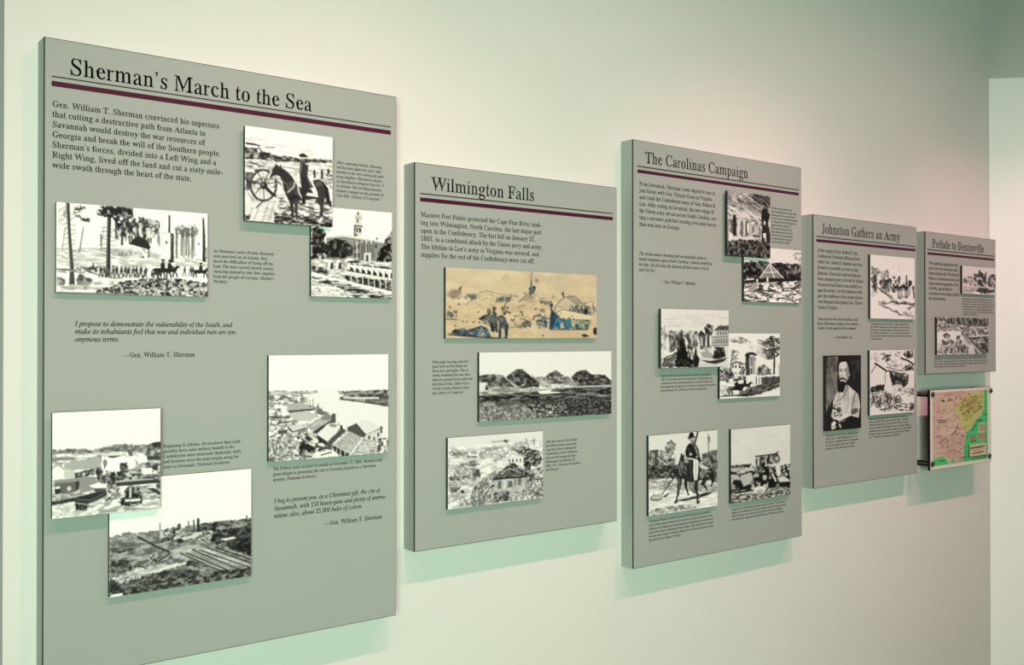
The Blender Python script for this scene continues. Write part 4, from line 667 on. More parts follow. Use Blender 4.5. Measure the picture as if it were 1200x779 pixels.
def pic_torn_rails():
    p = Print((127.9,562.5),(294.2,549.4),(294.6,675.6),(128.3,699),(120,540,4.81),.95,16)
    p.N([(36,425),(150,403),(300,394),(450,378),(560,352),(840,327),(842,655),(40,768)],.36,.66,30,14,.5,.2)
    p.N([(560,352),(840,328),(842,520),(760,500),(640,470),(560,430),(540,385)],.1,.45,24,12,.55,.16); p.N([(700,420),(842,400),(842,540),(720,500)],.05,.32,22,12)
    p.N([(640,350),(840,330),(840,370),(640,390)],.2,.6,22,9); p.P([(665,440),(740,430),(755,438),(690,452)],.85); p.P([(730,365),(790,358),(790,372),(735,376)],.6)
    p.N([(40,430),(200,430),(330,500),(240,580),(40,600)],.35,.68,40,14); p.N([(40,490),(150,480),(180,500),(60,520)],.15,.5,30,8); p.N([(40,550),(160,560),(170,610),(50,640)],.15,.5,18,14)
    p.P([(320,430),(600,390),(620,420),(560,440),(460,470),(420,460)],.5); p.N([(320,420),(620,390),(610,440),(330,460)],.2,.8,22,10); p.P([(430,435),(540,415),(545,425),(440,450)],.82)
    p.P([(380,512),(440,482),(480,472),(540,478),(842,585),(842,645),(690,635),(560,568),(480,540),(400,540)],.68)
    p.N([(380,512),(480,474),(540,480),(842,590),(842,640),(560,560),(400,540)],.5,.85,26,8,.45,.2,.7)
    for a,b in (((505,500),(842,645)),((545,502),(842,608)),((590,490),(842,580)),((440,520),(690,632)),((470,518),(760,640)),((640,490),(842,560))): p.L([a,b],7,.14)
    for i in range(24):
        x = 470+i*15; y = 522+i*5.2; p.L([(x,y),(x+40+i*2,y-8)],3,.35)
    p.N([(480,560),(620,590),(620,605),(430,590)],.1,.5,16,10)
    p.N([(40,660),(90,700),(200,650),(300,625),(440,605),(600,625),(842,605),(842,655),(40,768)],.14,.55,22,12,.55,.18)
    p.N([(50,660),(110,640),(200,595),(300,592),(440,575),(490,555),(460,590),(380,605),(260,640),(90,690)],.6,.88,40,12)
    p.N([(250,530),(300,520),(330,560),(280,580)],.1,.8,14,14); p.P([(310,560),(380,515),(385,522),(320,565)],.2)
    p.L([(200,425),(300,480),(375,512)],11,.2); p.L([(180,595),(210,588),(245,602)],7,.15); p.S([(60,660),(250,640),(420,615),(420,650),(80,730)],80,(10,30),(-60,10),4,(.15,.6))
    for x,y0,y1,w,g in ((323,352,430,10,.6),(332,400,425,14,.8),(400,378,410,16,.25),(430,362,405,20,.3),(483,342,398,8,.4),(513,335,402,9,.3),(538,330,405,15,.12),(470,370,400,10,.4),(813,312,332,9,.3)): p.L([(x,y0),(x+1,y1)],w,g)
    p.N([(350,380),(450,370),(450,412),(350,415)],.15,.8,14,16); p.P([(520,405),(560,400),(560,415),(530,420)],.8); p.E(437,450,18,14,.15); p.L([(555,440),(600,470)],5,.2)
    p.N([(40,660),(90,670),(100,720),(40,740)],.05,.4,18); p.P([(40,764),(58,748),(116,740),(112,756),(42,770)],.95)
    p.grain(.05); return p

def pic_fort_battle():
    tan = (.78,.72,.61); ink = (.16,.2,.24)
    p = Print((522.3,313.5),(699.3,321.9),(699.3,396.8),(522.3,396.3),(516,310,6.316),tan,17)
    p.N([(40,20),(1160,70),(1160,550),(40,550)],(.74,.67,.56),(.82,.76,.65),120,60,.5,.4)
    p.N([(40,290),(1160,300),(1160,550),(40,550)],(.73,.65,.53),(.81,.74,.62),60,30,.5,.3)
    p.E(480,100,35,30,(.7,.66,.58),.6); p.N([(760,90),(920,80),(930,170),(800,190)],(.66,.64,.56),(.8,.74,.62),50,40,.5,.3,.7)
    p.N([(45,215),(90,182),(150,188),(175,250),(100,262),(45,245)],(.5,.46,.42),(.74,.68,.57),22,18); p.P([(130,185),(150,160),(158,170),(145,192)],(.28,.26,.26))
    p.L([(185,300),(225,262),(300,203),(345,195),(420,215),(560,235)],5,(.42,.42,.42)); p.L([(225,265),(270,235)],4,ink)
    p.N([(300,205),(345,198),(420,220),(400,260),(270,260)],(.72,.66,.55),(.82,.76,.63),40,16)
    for poly,n in (([(175,225),(270,220),(260,258),(180,252)],40),([(400,268),(425,240),(530,238),(525,276),(400,278)],60),([(735,272),(820,268),(822,296),(735,290)],40)):
        p.S(poly,n,(8,22),(40,130),5,((.15,.2,.22),(.5,.52,.5)))
    p.P([(660,210),(700,240),(690,262),(600,270),(580,282),(610,240)],(.62,.57,.48)); p.L([(575,280),(620,232),(660,205),(700,225)],5,(.35,.35,.36)); p.N([(540,300),(690,262),(690,290),(560,330)],(.62,.57,.48),(.8,.73,.6),40,16)
    p.L([(671,55),(668,130)],5,(.3,.34,.36)); p.L([(668,120),(666,215)],10,(.16,.22,.28)); p.N([(650,170),(690,150),(705,185),(680,215),(652,205)],(.1,.16,.22),(.55,.6,.6),14,16,.55); p.E(708,118,16,18,(.5,.52,.5),.8); p.L([(660,210),(664,240)],6,ink)
    p.L([(540,230),(570,235)],7,(.4,.42,.42)); p.E(830,238,5,6,ink); p.L([(715,245),(850,250)],3,(.55,.52,.46)); p.L([(470,310),(480,290)],6,ink)
    p.P([(850,310),(905,250),(960,232),(1000,240),(1070,290),(1120,320),(960,340)],(.74,.69,.59)); p.L([(845,312),(885,265),(910,245),(960,232),(990,236)],6,(.3,.33,.35)); p.L([(905,205),(910,245)],9,ink); p.L([(896,210),(905,230)],7,ink)
    for i in range(9): p.L([(930+i*9,240-i),(990+i*10,286+i*2)],3,(.4,.42,.42))
    p.L([(1000,240),(1060,288),(1120,270)],4,(.45,.46,.45))
    p.S([(940,335),(960,310),(1060,300),(1150,320),(1150,360),(1060,380),(960,350)],110,(8,26),(50,130),6,((.1,.15,.2),(.5,.52,.5))); p.E(1076,350,16,26,(.1,.14,.18)); p.L([(1070,280),(1062,400)],5,ink); p.L([(1130,280),(1132,330)],5,ink)
    p.P([(860,350),(900,330),(960,345),(1120,380),(1105,412),(960,405),(880,400)],(.82,.77,.64)); p.L([(860,350),(905,330),(960,345)],4,ink); p.L([(880,400),(960,408),(1110,412)],7,(.2,.28,.32))
    p.N([(806,380),(818,345),(850,352),(880,402),(960,392),(980,470),(880,478),(806,475)],(.12,.28,.38),(.3,.48,.55),26,22,.5,.2); p.P([(820,350),(840,345),(850,400),(826,470),(806,470)],(.1,.22,.32))
    p.N([(980,420),(1110,412),(1092,480),(985,480)],(.15,.25,.28),(.62,.64,.56),18,22,.5,.14); p.E(935,405,12,16,(.7,.72,.66)); p.P([(880,440),(900,425),(912,470),(890,475)],(.7,.7,.62)); p.P([(920,410),(960,395),(975,465),(935,470)],(.22,.42,.5)); p.L([(812,300),(820,340),(808,460)],12,(.16,.22,.28)); p.E(820,302,12,14,ink); p.L([(830,345),(850,320)],6,ink)
    p.P([(800,476),(1100,478),(1080,486),(800,484)],(.18,.28,.32))
    p.P([(700,470),(700,425),(716,430),(740,400),(770,375),(800,410),(796,460),(740,465)],tan); p.S([(700,420),(740,400),(765,370),(800,410),(798,462),(720,468)],60,(8,22),(30,130),6,((.1,.18,.24),(.45,.5,.52)))
    p.S([(570,425),(590,455),(610,430),(675,420),(670,455),(590,465)],40,(8,22),(40,120),6,((.12,.18,.2),(.5,.5,.46))); p.P([(675,380),(735,360),(750,385),(700,388)],(.4,.42,.4)); p.S([(735,330),(770,325),(770,350),(740,350)],12,(6,16),(0,180),5,((.2,.22,.22),(.5,.5,.48))); p.S([(580,345),(610,345),(608,385),(582,382)],12,(6,18),(60,120),5,((.25,.26,.26),(.5,.5,.46)))
    p.L([(510,462),(590,462)],4,(.4,.38,.32))
    p.P([(60,518),(110,478),(170,470),(200,486),(260,462),(300,450),(345,470),(375,540),(330,545),(310,490),(270,540),(180,528),(100,522)],(.22,.3,.36)); p.S([(80,515),(120,485),(260,465),(340,470),(350,530),(240,530)],70,(12,34),(-40,30),6,((.06,.1,.14),(.62,.66,.66)))
    p.P([(255,535),(290,462),(318,468),(360,536),(338,540),(306,495),(280,538)],(.42,.5,.54)); p.L([(290,462),(258,530)],5,(.06,.1,.12)); p.L([(318,470),(350,535)],6,(.06,.1,.12)); p.P([(85,490),(110,475),(135,490),(100,500)],(.12,.12,.14)); p.L([(60,516),(180,528),(300,536),(420,542),(470,540)],8,(.12,.14,.16))
    p.P([(278,402),(310,380),(335,376),(390,395),(412,440),(404,492),(385,495),(372,460),(350,430),(320,445),(300,412)],(.5,.52,.48)); p.S([(285,400),(330,380),(390,400),(405,480),(370,460)],36,(10,28),(0,120),6,((.08,.1,.12),(.7,.68,.58))); p.P([(276,400),(320,372),(345,380),(300,412)],(.12,.14,.16)); p.P([(360,430),(390,420),(392,495),(372,492)],(.1,.14,.18)); p.L([(390,480),(425,500)],6,ink)
    p.E(356,346,15,20,(.16,.15,.15)); p.P([(345,335),(362,330),(366,352),(352,362)],(.5,.44,.38)); p.E(394,326,14,17,(.24,.15,.14)); p.P([(386,322),(394,318),(396,336),(388,338)],(.55,.42,.34))
    p.P([(376,345),(398,340),(414,362),(418,410),(398,418),(386,384)],(.3,.34,.36)); p.L([(398,346),(404,400),(398,470)],6,(.1,.13,.16)); p.P([(338,366),(366,362),(386,384),(392,404),(360,398),(340,384)],(.4,.42,.4)); p.S([(336,364),(412,345),(418,470),(370,480)],34,(10,30),(50,110),5,((.08,.1,.12),(.55,.55,.5)))
    p.L([(340,372),(312,382),(288,398)],9,(.2,.22,.24)); p.P([(366,440),(392,430),(396,496),(372,496)],(.14,.18,.22)); p.P([(396,430),(416,440),(424,500),(406,500)],(.2,.26,.3))
    p.P([(415,390),(440,372),(470,385),(500,450),(500,465),(492,545),(474,545),(468,470),(452,480),(445,540),(425,545),(430,460),(436,420)],(.22,.28,.32)); p.P([(440,395),(462,390),(472,420),(450,430)],(.62,.6,.52)); p.L([(430,420),(440,540)],6,(.06,.08,.1)); p.L([(490,440),(486,540)],8,(.08,.1,.12)); p.P([(446,470),(470,468),(462,545),(450,545)],(.74,.66,.54)); p.L([(424,400),(408,430),(420,456)],8,(.2,.24,.26)); p.S([(420,390),(480,380),(502,460),(430,470)],24,(12,34),(60,110),5,((.06,.08,.1),(.5,.54,.54))); p.E(457,325,12,16,(.4,.36,.32)); p.L([(455,345),(468,372),(476,290)],7,(.3,.32,.32)); p.L([(470,372),(485,345),(515,360)],9,(.14,.16,.18)); p.E(492,320,8,10,ink); p.P([(535,378),(565,376),(565,386),(540,386)],(.2,.2,.2))
    p.S([(45,350),(120,345),(120,395),(45,392)],40,(6,18),(0,180),4,((.1,.14,.18),(.4,.42,.42))); p.L([(42,404),(122,404)],6,(.15,.2,.24)); p.E(135,293,9,9,(.4,.38,.34))
    for x,y in ((70,312),(165,420),(195,424),(245,425),(285,428),(278,350),(540,405),(520,408),(110,452),(75,380),(360,600),(622,210),(700,330),(755,525)): p.E(x,y,7,6,(.16,.16,.16))
    p.S([(60,200),(1120,230),(1120,330),(60,330)],60,(10,40),(-30,30),3,((.45,.44,.42),(.66,.61,.52))); p.S([(520,380),(1000,330),(980,470),(520,470)],40,(6,18),(0,180),5,((.1,.14,.18),(.45,.45,.42)))
    p.P([(1040,520),(1065,513),(1100,526),(1095,535),(1060,538)],(.16,.18,.14)); p.E(1146,494,16,28,(.2,.13,.1)); p.L([(500,505),(1040,500)],3,(.66,.6,.5)); p.L([(42,545),(500,547),(1158,548)],4,(.45,.42,.36))
    p.grain(.035,6); return p

def pic_earthworks():
    p = Print((561.7,412.3),(716.5,411.9),(716.3,485),(561.7,493.6),(552,404,6.977),.88,18); p.rag = 9.0
    p.N([(500,270),(620,255),(800,260),(860,330),(520,340)],.35,.75,24,16)
    p.N([(66,250),(120,240),(200,235),(260,245),(300,285),(370,350),(150,395),(66,395)],.16,.55,26,18,.52,.2)
    p.N([(820,262),(860,225),(900,208),(942,208),(985,242),(1100,250),(1148,302),(1148,345),(850,345)],.12,.52,24,16,.54,.2); p.N([(840,255),(870,222),(940,210),(978,242),(900,255)],.1,.34,20,14)
    p.N([(600,272),(640,230),(690,208),(730,228),(770,262),(830,295),(850,335),(640,350)],.22,.66,22,14,.5,.2); p.N([(620,255),(690,209),(765,258),(700,250)],.16,.45,18,12)
    p.N([(285,262),(330,225),(375,198),(420,196),(470,240),(530,285),(605,345),(500,345),(410,358),(350,320)],.12,.42,22,16,.55,.18)
    p.N([(560,320),(840,320),(850,345),(560,352)],.55,.9,26,10)
    for a,b,w,g in (((205,240),(240,300),8,.65),((330,225),(365,290),9,.6),((300,285),(405,352),10,.62),((385,275),(425,330),16,.66),((420,335),(445,320),9,.7),((500,250),(590,340),11,.6),((610,270),(655,340),9,.72),((820,270),(860,340),7,.7),((740,265),(790,310),6,.6)): p.L([a,b],w,g,.85)
    p.E(425,295,24,22,.1); p.N([(390,265),(460,270),(450,320),(400,320)],.1,.5,14)
    p.P([(68,302),(128,305),(140,345),(150,378),(68,396)],.84); p.P([(112,365),(128,308),(142,330),(145,368)],.18); p.L([(130,310),(150,370)],6,.8)
    for x in (180,248,308): p.P([(x-6,370),(x-4,325),(x+5,322),(x+7,372)],.15)
    p.N([(150,330),(400,345),(400,385),(150,390)],.45,.78,30,12); p.P([(875,290),(905,280),(910,310),(880,312)],.1)
    p.N([(66,395),(400,378),(850,345),(1148,342),(1148,432),(66,470)],.08,.5,60,9,.52,.16)
    p.N([(66,380),(420,360),(560,350),(560,380),(300,392),(66,410)],.4,.78,40,8)
    p.P([(548,382),(575,372),(662,364),(650,382),(720,386),(740,392),(600,402),(560,398)],.9); p.P([(840,338),(1148,330),(1148,348),(850,352)],.68); p.L([(860,408),(940,406)],7,.7); p.L([(1040,416),(1148,414)],5,.75); p.L([(330,440),(400,432)],8,.65)
    p.N([(66,470),(330,448),(1148,425),(1148,568),(66,628)],.08,.72,10,8,.55,.14)
    p.N([(66,470),(400,450),(560,600),(66,628)],.3,.85,10,8,.48,.16,.6); p.N([(760,440),(1148,425),(1148,565),(800,585)],.03,.45,14,8,.55,.16,.7); p.N([(200,455),(760,425),(760,470),(200,500)],.06,.35,30,8,.5,.2,.6)
    p.P([(632,555),(655,542),(665,552),(645,564)],.92); p.P([(505,532),(530,530),(525,540)],.85); p.P([(1130,455),(1148,452),(1148,462)],.9)
    p.grain(.05); return p

def pic_town_troops():
    p = Print((524.5,512.7),(636.2,505.2),(636.2,583.8),(525.2,596.2),(518,500,7.637),.86,19)
    p.N([(50,180),(903,120),(903,640),(50,735)],.68,.92,50,22,.4,.25)
    p.S([(80,215),(360,210),(360,285),(90,270)],46,(14,45),(-8,8),7,(.25,.6)); p.L([(440,136),(600,124)],7,.35); p.P([(545,120),(570,112),(590,140),(560,142)],.3)
    p.N([(360,190),(520,170),(560,210),(520,260),(380,260)],.62,.88,20,14); p.S([(380,190),(540,170),(530,200),(390,215)],30,(8,24),(-10,20),5,(.4,.7))
    p.L([(465,305),(560,235),(640,180)],9,.35); p.L([(490,310),(600,230)],5,.4); p.N([(450,300),(560,230),(650,175),(660,195),(560,270),(480,320)],.4,.9,16,12)
    for x,y0,y1 in ((752,105,160),(820,112,165),(768,160,190)): p.L([(x,y0),(x+4,y1)],7,.3)
    p.L([(795,128),(842,126)],6,.35); p.S([(650,150),(760,130),(760,170),(650,180)],20,(8,20),(-20,60),4,(.4,.7))
    p.N([(640,215),(700,180),(735,178),(790,195),(872,222),(895,310),(850,360),(760,345),(720,280),(680,240)],.12,.68,16,16,.54,.14); p.N([(720,290),(800,330),(790,400),(740,390)],.06,.4,18,18)
    p.P([(570,292),(622,238),(692,262),(722,300),(722,345),(600,332)],.88); p.L([(572,290),(622,238),(692,262)],5,.5)
    for x in (600,632,668,700): p.P([(x-7,290),(x+6,288),(x+6,318),(x-7,318)],.25)
    p.N([(455,470),(480,440),(530,395),(600,330),(640,320),(690,365),(760,395),(772,445),(640,455),(460,475)],.1,.55,16,16,.54,.14); p.L([(500,440),(600,375),(700,410)],9,.7); p.P([(500,450),(600,395),(640,440)],.38); p.S([(480,460),(600,390),(760,440),(600,460)],60,(16,40),(-35,-20),4,(.1,.6))
    p.P([(455,478),(765,452),(765,592),(640,600),(460,610)],.72); p.N([(455,478),(765,452),(765,592),(460,610)],.6,.82,24,18,.5,.3,.8); p.P([(448,468),(768,440),(768,454),(450,480)],.1)
    for x0,x1,y0,y1 in ((498,530,490,556),(590,626,488,545),(644,660,470,530),(680,706,462,528)): p.P([(x0,y0),(x1,y0-4),(x1,y1-4),(x0,y1)],.3); p.L([((x0+x1)/2,y0),((x0+x1)/2,y1)],5,.65)
    p.L([(560,490),(560,550)],20,.82); p.P([(740,456),(762,452),(762,590),(745,592)],.6)
    p.N([(380,590),(460,500),(462,600),(400,660)],.5,.85,20,20); p.L([(382,600),(440,530),(462,520)],8,.15); p.L([(384,600),(384,680)],8,.2); p.P([(410,550),(465,510),(465,535)],.1)
    p.N([(105,355),(150,330),(290,322),(330,395),(270,440),(100,452)],.5,.85,14,12,.46,.16); p.S([(110,350),(290,330),(320,390),(260,440),(105,450)],90,(12,34),(55,80),4,(.35,.8)); p.P([(268,440),(320,372),(345,425),(292,456)],.3); p.S([(270,380),(340,380),(340,450),(270,450)],30,(10,26),(60,120),5,(.1,.5))
    p.S([(150,330),(300,300),(330,350),(150,345)],50,(8,22),(-20,40),5,(.15,.6)); p.S([(70,440),(300,440),(300,470),(70,475)],60,(10,30),(-10,20),6,(.12,.6)); p.P([(68,455),(80,430),(100,470),(80,490)],.3)
    p.S([(60,480),(300,470),(280,520),(60,530)],70,(14,40),(-15,10),4,(.3,.75)); p.P([(70,540),(130,530),(160,555),(90,585)],.45); p.S([(70,535),(160,530),(150,580),(80,590)],36,(8,28),(-40,20),6,(.1,.6)); p.L([(100,630),(200,580),(160,600)],5,.3); p.S([(60,590),(240,560),(240,620),(60,680)],50,(20,60),(-35,-15),4,(.35,.75)); p.P([(165,585),(180,555),(205,580),(200,592)],.15)
    p.S([(250,640),(262,590),(300,520),(380,455),(470,400),(530,420),(480,465),(380,570),(385,690),(300,705),(240,700)],330,(8,24),(60,120),5,(.08,.62)); p.N([(265,560),(330,500),(400,470),(380,560),(340,600),(270,600)],.15,.8,14,16,.48,.14,.6)
    p.S([(160,650),(380,640),(380,700),(160,715)],70,(8,22),(50,120),4,(.15,.6)); p.S([(385,600),(900,560),(903,640),(385,690)],280,(8,24),(40,140),5,(.06,.75)); p.N([(450,590),(600,580),(600,660),(460,670)],.08,.7,16,14,.52,.14,.8)
    p.P([(765,478),(903,462),(903,474),(765,490)],.14); p.S([(765,490),(903,475),(903,620),(770,620)],200,(8,26),(30,150),5,(.08,.85)); p.N([(765,400),(900,360),(900,460),(765,475)],.2,.85,18,16); p.E(850,425,26,30,.75,.8); p.N([(780,430),(830,420),(830,465),(780,470)],.08,.5,14)
    p.grain(.05); return p

def pic_ruined_chimneys():
    p = Print((852.6,222),(902.7,230.5),(902.7,303.5),(852.6,298.3),(846,214,5.34),.62,20,2.2)
    p.N([(33,40),(305,88),(305,260),(33,240)],.4,.78,34,14,.5,.25)
    p.S([(40,50),(300,95),(300,240),(36,220)],150,(30,80),(25,45),5,(.2,.88)); p.S([(160,60),(300,95),(300,160),(220,120)],50,(20,60),(30,50),6,(.1,.4)); p.S([(50,150),(240,190),(240,240),(60,230)],40,(30,70),(20,40),7,(.7,.88))
    p.N([(40,250),(300,250),(300,360),(40,350)],.35,.85,18,26)
    for x,y0,y1,w,g in ((80,212,330,24,.14),(104,240,335,16,.78),(126,238,335,12,.4),(140,236,330,12,.8),(152,238,335,9,.15),(178,262,330,18,.7),(215,270,330,26,.72),(60,225,320,12,.35)): p.P([(x-w/2,y0),(x+w/2,y0+3),(x+w/2,y1),(x-w/2,y1)],g)
    p.E(78,207,10,12,.15); p.P([(45,300),(70,320),(65,370),(42,360)],.86); p.P([(65,330),(120,340),(240,325),(250,345),(160,360),(70,360)],.8); p.P([(190,325),(245,330),(240,345),(195,342)],.35)
    p.P([(250,172),(262,162),(278,165),(290,190),(300,205),(292,245),(288,272),(250,272),(246,215)],.1); p.E(262,146,12,17,.2); p.P([(250,135),(262,122),(278,130),(276,142),(252,142)],.08); p.E(258,150,5,8,.7); p.L([(275,130),(290,210)],6,.12)
    p.P([(250,270),(292,270),(302,330),(304,385),(282,385),(272,312),(262,385),(245,385),(252,320)],.14); p.P([(258,320),(275,318),(276,345),(262,350)],.88); p.P([(262,240),(274,245),(272,268),(260,265)],.75)
    p.N([(33,362),(120,350),(305,375),(305,480),(33,452)],.04,.5,9,12,.58,.14); p.S([(36,370),(300,385),(300,475),(36,450)],130,(8,22),(50,120),4,(.02,.6))
    p.grain(.06); return p

def pic_river_camp():
    p = Print((871.8,286.5),(939,294.9),(938.7,356.3),(871.8,351.6),(846,214,5.34),.87,21,2.2)
    p.N([(440,440),(497,445),(497,510),(460,490)],.6,.9,18)
    p.N([(136,492),(220,488),(300,500),(400,508),(497,515),(497,608),(136,600)],.05,.5,16,18,.56,.14)
    p.P([(235,592),(300,512),(388,600)],.5)
    for a,b in (((238,592),(300,508)),((300,508),(386,600)),((300,520),(330,600)),((265,560),(340,560))): p.L([a,b],7,.84)
    p.N([(400,520),(497,530),(497,600),(410,590)],.1,.75,14,18,.56)
    p.P([(136,606),(300,598),(497,602),(497,622),(136,625)],.1); p.P([(136,622),(220,615),(230,640),(150,670),(136,672)],.35)
    p.N([(136,630),(497,622),(497,762),(136,738)],.22,.95,16,10,.42,.12); p.P([(150,680),(210,618),(228,640),(180,690)],.6)
    for x,y,w,h in ((165,705,22,26),(205,695,20,18),(255,718,30,20),(300,660,36,14),(420,650,40,14),(370,710,26,14),(450,690,24,12),(470,720,16,18)): p.P([(x-w,y+h),(x-w*.8,y-h),(x+w*.7,y-h),(x+w,y+h)],.9); p.L([(x-w,y+h),(x+w,y+h)],7,.15)
    p.S([(140,640),(497,630),(497,755),(140,735)],60,(10,34),(-10,20),6,(.06,.4)); p.P([(217,598),(225,598),(226,618),(215,618)],.9); p.P([(280,590),(290,590),(292,618),(280,618)],.9); p.P([(340,625),(380,622),(375,640),(345,640)],.15); p.N([(225,640),(260,640),(250,690),(225,680)],.05,.4,10)
    p.grain(.06); return p

def pic_square():
    p = Print((774.9,361.4),(853.9,364),(853.9,429.2),(774.5,431.5),(768,354,6.494),.85,22,1.8)
    p.S([(60,90),(540,100),(540,170),(60,200)],30,(60,160),(0,3),3,(.7,.8))
    p.P([(45,330),(558,330),(558,488),(45,503)],.84)
    p.N([(95,215),(320,220),(325,340),(110,380)],.2,.8,12,40,.5,.14); p.N([(45,190),(76,205),(100,280),(100,370),(45,350)],.45,.85,18,26); p.L([(70,180),(76,290)],5,.45); p.L([(78,245),(110,250)],5,.4); p.P([(80,270),(104,265),(104,370),(80,370)],.85)
    p.N([(110,250),(170,250),(180,350),(120,370)],.15,.6,12,24); p.L([(200,212),(208,290)],9,.2)
    p.N([(130,494),(150,430),(168,380),(190,300),(206,262),(222,300),(236,355),(250,412),(285,442),(288,495)],.03,.3,18,20,.6,.14)
    p.N([(46,498),(56,440),(90,410),(130,392),(165,375),(155,460),(130,496)],.12,.55,26,14); p.S([(50,430),(160,390),(140,490),(50,495)],40,(16,44),(-60,-30),5,(.1,.7))
    p.L([(72,375),(95,396),(125,392),(160,362)],11,.92); p.P([(225,270),(245,290),(260,340),(245,370),(232,330)],.86); p.N([(240,320),(280,330),(285,430),(255,410)],.15,.85,14,18)
    p.P([(288,494),(290,440),(296,395),(304,352),(316,365),(318,400),(338,430),(332,492)],.1); p.E(308,352,7,10,.2); p.L([(290,430),(285,380)],6,.2)
    p.P([(325,250),(350,214),(386,252),(380,345),(345,350),(335,290)],.4); p.P([(320,252),(350,212),(390,254)],.15); p.P([(345,270),(360,268),(360,330),(346,330)],.7); p.P([(366,265),(380,265),(378,340),(368,340)],.2)
    p.P([(395,240),(412,240),(414,385),(392,385)],.22); p.N([(374,190),(400,160),(440,185),(432,250),(410,262),(384,248)],.1,.6,16,16,.56,.14)
    p.P([(450,210),(486,178),(558,180),(558,212)],.3); p.S([(455,208),(488,180),(556,182),(556,210)],30,(10,24),(-60,-40),3,(.12,.5)); p.L([(450,212),(558,213)],6,.12)
    p.P([(456,215),(558,215),(558,262),(456,262)],.74); p.P([(430,264),(558,262),(558,332),(430,332)],.68)
    for x in range(474,556,20): p.P([(x,222),(x+8,222),(x+8,250),(x,250)],.2); p.P([(x-16,278),(x-8,278),(x-8,300),(x-16,300)],.35)
    for y in (264,308,330): p.L([(430,y),(558,y-2)],5,.3)
    p.N([(340,335),(430,330),(420,390),(350,380)],.3,.85,16,14); p.P([(345,380),(400,372),(430,390),(440,430),(360,420)],.62)
    p.N([(436,420),(444,385),(462,345),(480,340),(500,345),(520,345),(532,375),(532,420),(450,436)],.05,.4,12,24,.6,.12)
    for x in (455,472,492,518): p.E(x,346,7,9,.2)
    p.P([(345,438),(420,446),(500,432),(548,420),(520,452),(460,470),(400,462)],.18); p.P([(330,460),(500,478),(540,488),(330,492)],.78)
    p.grain(.05); return p

def pic_arsenal_tower():
    p = Print((843.5,390.3),(914,391),(914,463.8),(843.5,467.2),(768,354,6.494),.91,23,1.8)
    p.N([(560,285),(600,265),(650,262),(720,295),(730,320),(640,312),(590,305)],.45,.92,26,14,.5,.2); p.N([(760,285),(820,285),(860,330),(790,350)],.55,.92,30,22); p.N([(700,330),(900,350),(890,430),(780,430)],.68,.93,40,30)
    p.P([(895,575),(900,420),(896,320),(906,320),(912,420),(910,575)],.12)
    p.S([(815,315),(880,258),(948,290),(948,400),(910,420),(850,440),(830,380)],120,(12,36),(-60,60),7,(.06,.5))
    for a,b in (((900,330),(830,300)),((902,360),(835,370)),((902,300),(945,280)),((905,370),(945,350)),((900,400),(855,430)),((900,310),(875,265))): p.L([a,b],9,.14)
    p.P([(692,402),(735,385),(772,402),(768,552),(692,552)],.76); p.P([(684,402),(714,404),(716,555),(690,555)],.1); p.N([(684,402),(716,404),(716,552),(688,552)],.05,.3,12,30)
    p.P([(678,408),(690,388),(720,380),(750,382),(775,402),(768,412),(735,398),(700,405)],.08); p.P([(722,420),(736,418),(738,482),(724,484)],.45); p.L([(745,415),(746,540)],6,.3); p.P([(722,505),(734,503),(736,545),(724,546)],.25); p.L([(765,408),(764,545)],7,.88); p.P([(752,425),(760,425),(760,445),(752,445)],.3)
    p.P([(572,476),(620,458),(672,480),(668,560),(580,560)],.9); p.P([(572,470),(605,448),(650,452),(690,475),(650,480),(620,462),(575,482)],.45)
    for x in (590,612,640): p.P([(x-6,480),(x+6,478),(x+6,500),(x-6,500)],.15); p.P([(x-5,530),(x+5,530),(x+5,550),(x-5,550)],.3)
    p.N([(492,520),(540,500),(575,500),(600,570),(560,590),(560,615),(540,612),(538,590),(492,600)],.15,.7,16,16,.54); p.N([(570,565),(690,560),(690,590),(600,600)],.2,.8,18,12); p.N([(650,490),(680,500),(680,560),(640,550)],.15,.6,14)
    p.L([(568,520),(580,440),(590,395),(605,370)],9,.3); p.L([(582,440),(615,405)],6,.35); p.S([(575,360),(640,360),(630,440),(580,440)],26,(10,30),(-70,-20),4,(.35,.7))
    p.N([(772,510),(800,480),(830,475),(880,515),(880,560),(775,560)],.15,.75,14,14,.52); p.P([(765,560),(948,548),(948,562),(765,575)],.92)
    p.L([(770,552),(890,548)],4,.5)
    p.P([(805,572),(946,566),(946,622),(812,625)],.4)
    for y in range(574,622,11): p.L([(806,y),(946,y-5)],5,.12)
    for x in (845,895,940): p.L([(x,565),(x,625)],7,.1)
    p.P([(935,480),(948,470),(948,560),(938,560)],.7)
    p.N([(492,640),(600,610),(600,690),(492,715)],.75,.97,40,12); p.P([(730,560),(790,565),(790,625),(735,635)],.9); p.L([(768,570),(768,625)],8,.2); p.L([(790,570),(792,622)],6,.3)
    horse(p,617,700,115,.1); horse(p,680,668,95,.1); p.P([(600,620),(628,610),(640,660),(610,670)],.08)
    p.N([(600,715),(650,690),(720,650),(800,622),(946,608),(946,640),(860,680),(740,712)],.05,.35,26,12,.56,.14); p.S([(640,700),(800,630),(946,612),(946,650),(760,715)],90,(14,40),(-40,-10),4,(.05,.8)); p.L([(500,715),(600,708),(700,715)],9,.15); p.S([(500,660),(600,640),(590,700),(500,710)],16,(20,50),(-15,5),3,(.4,.7))
    p.grain(.05); return p

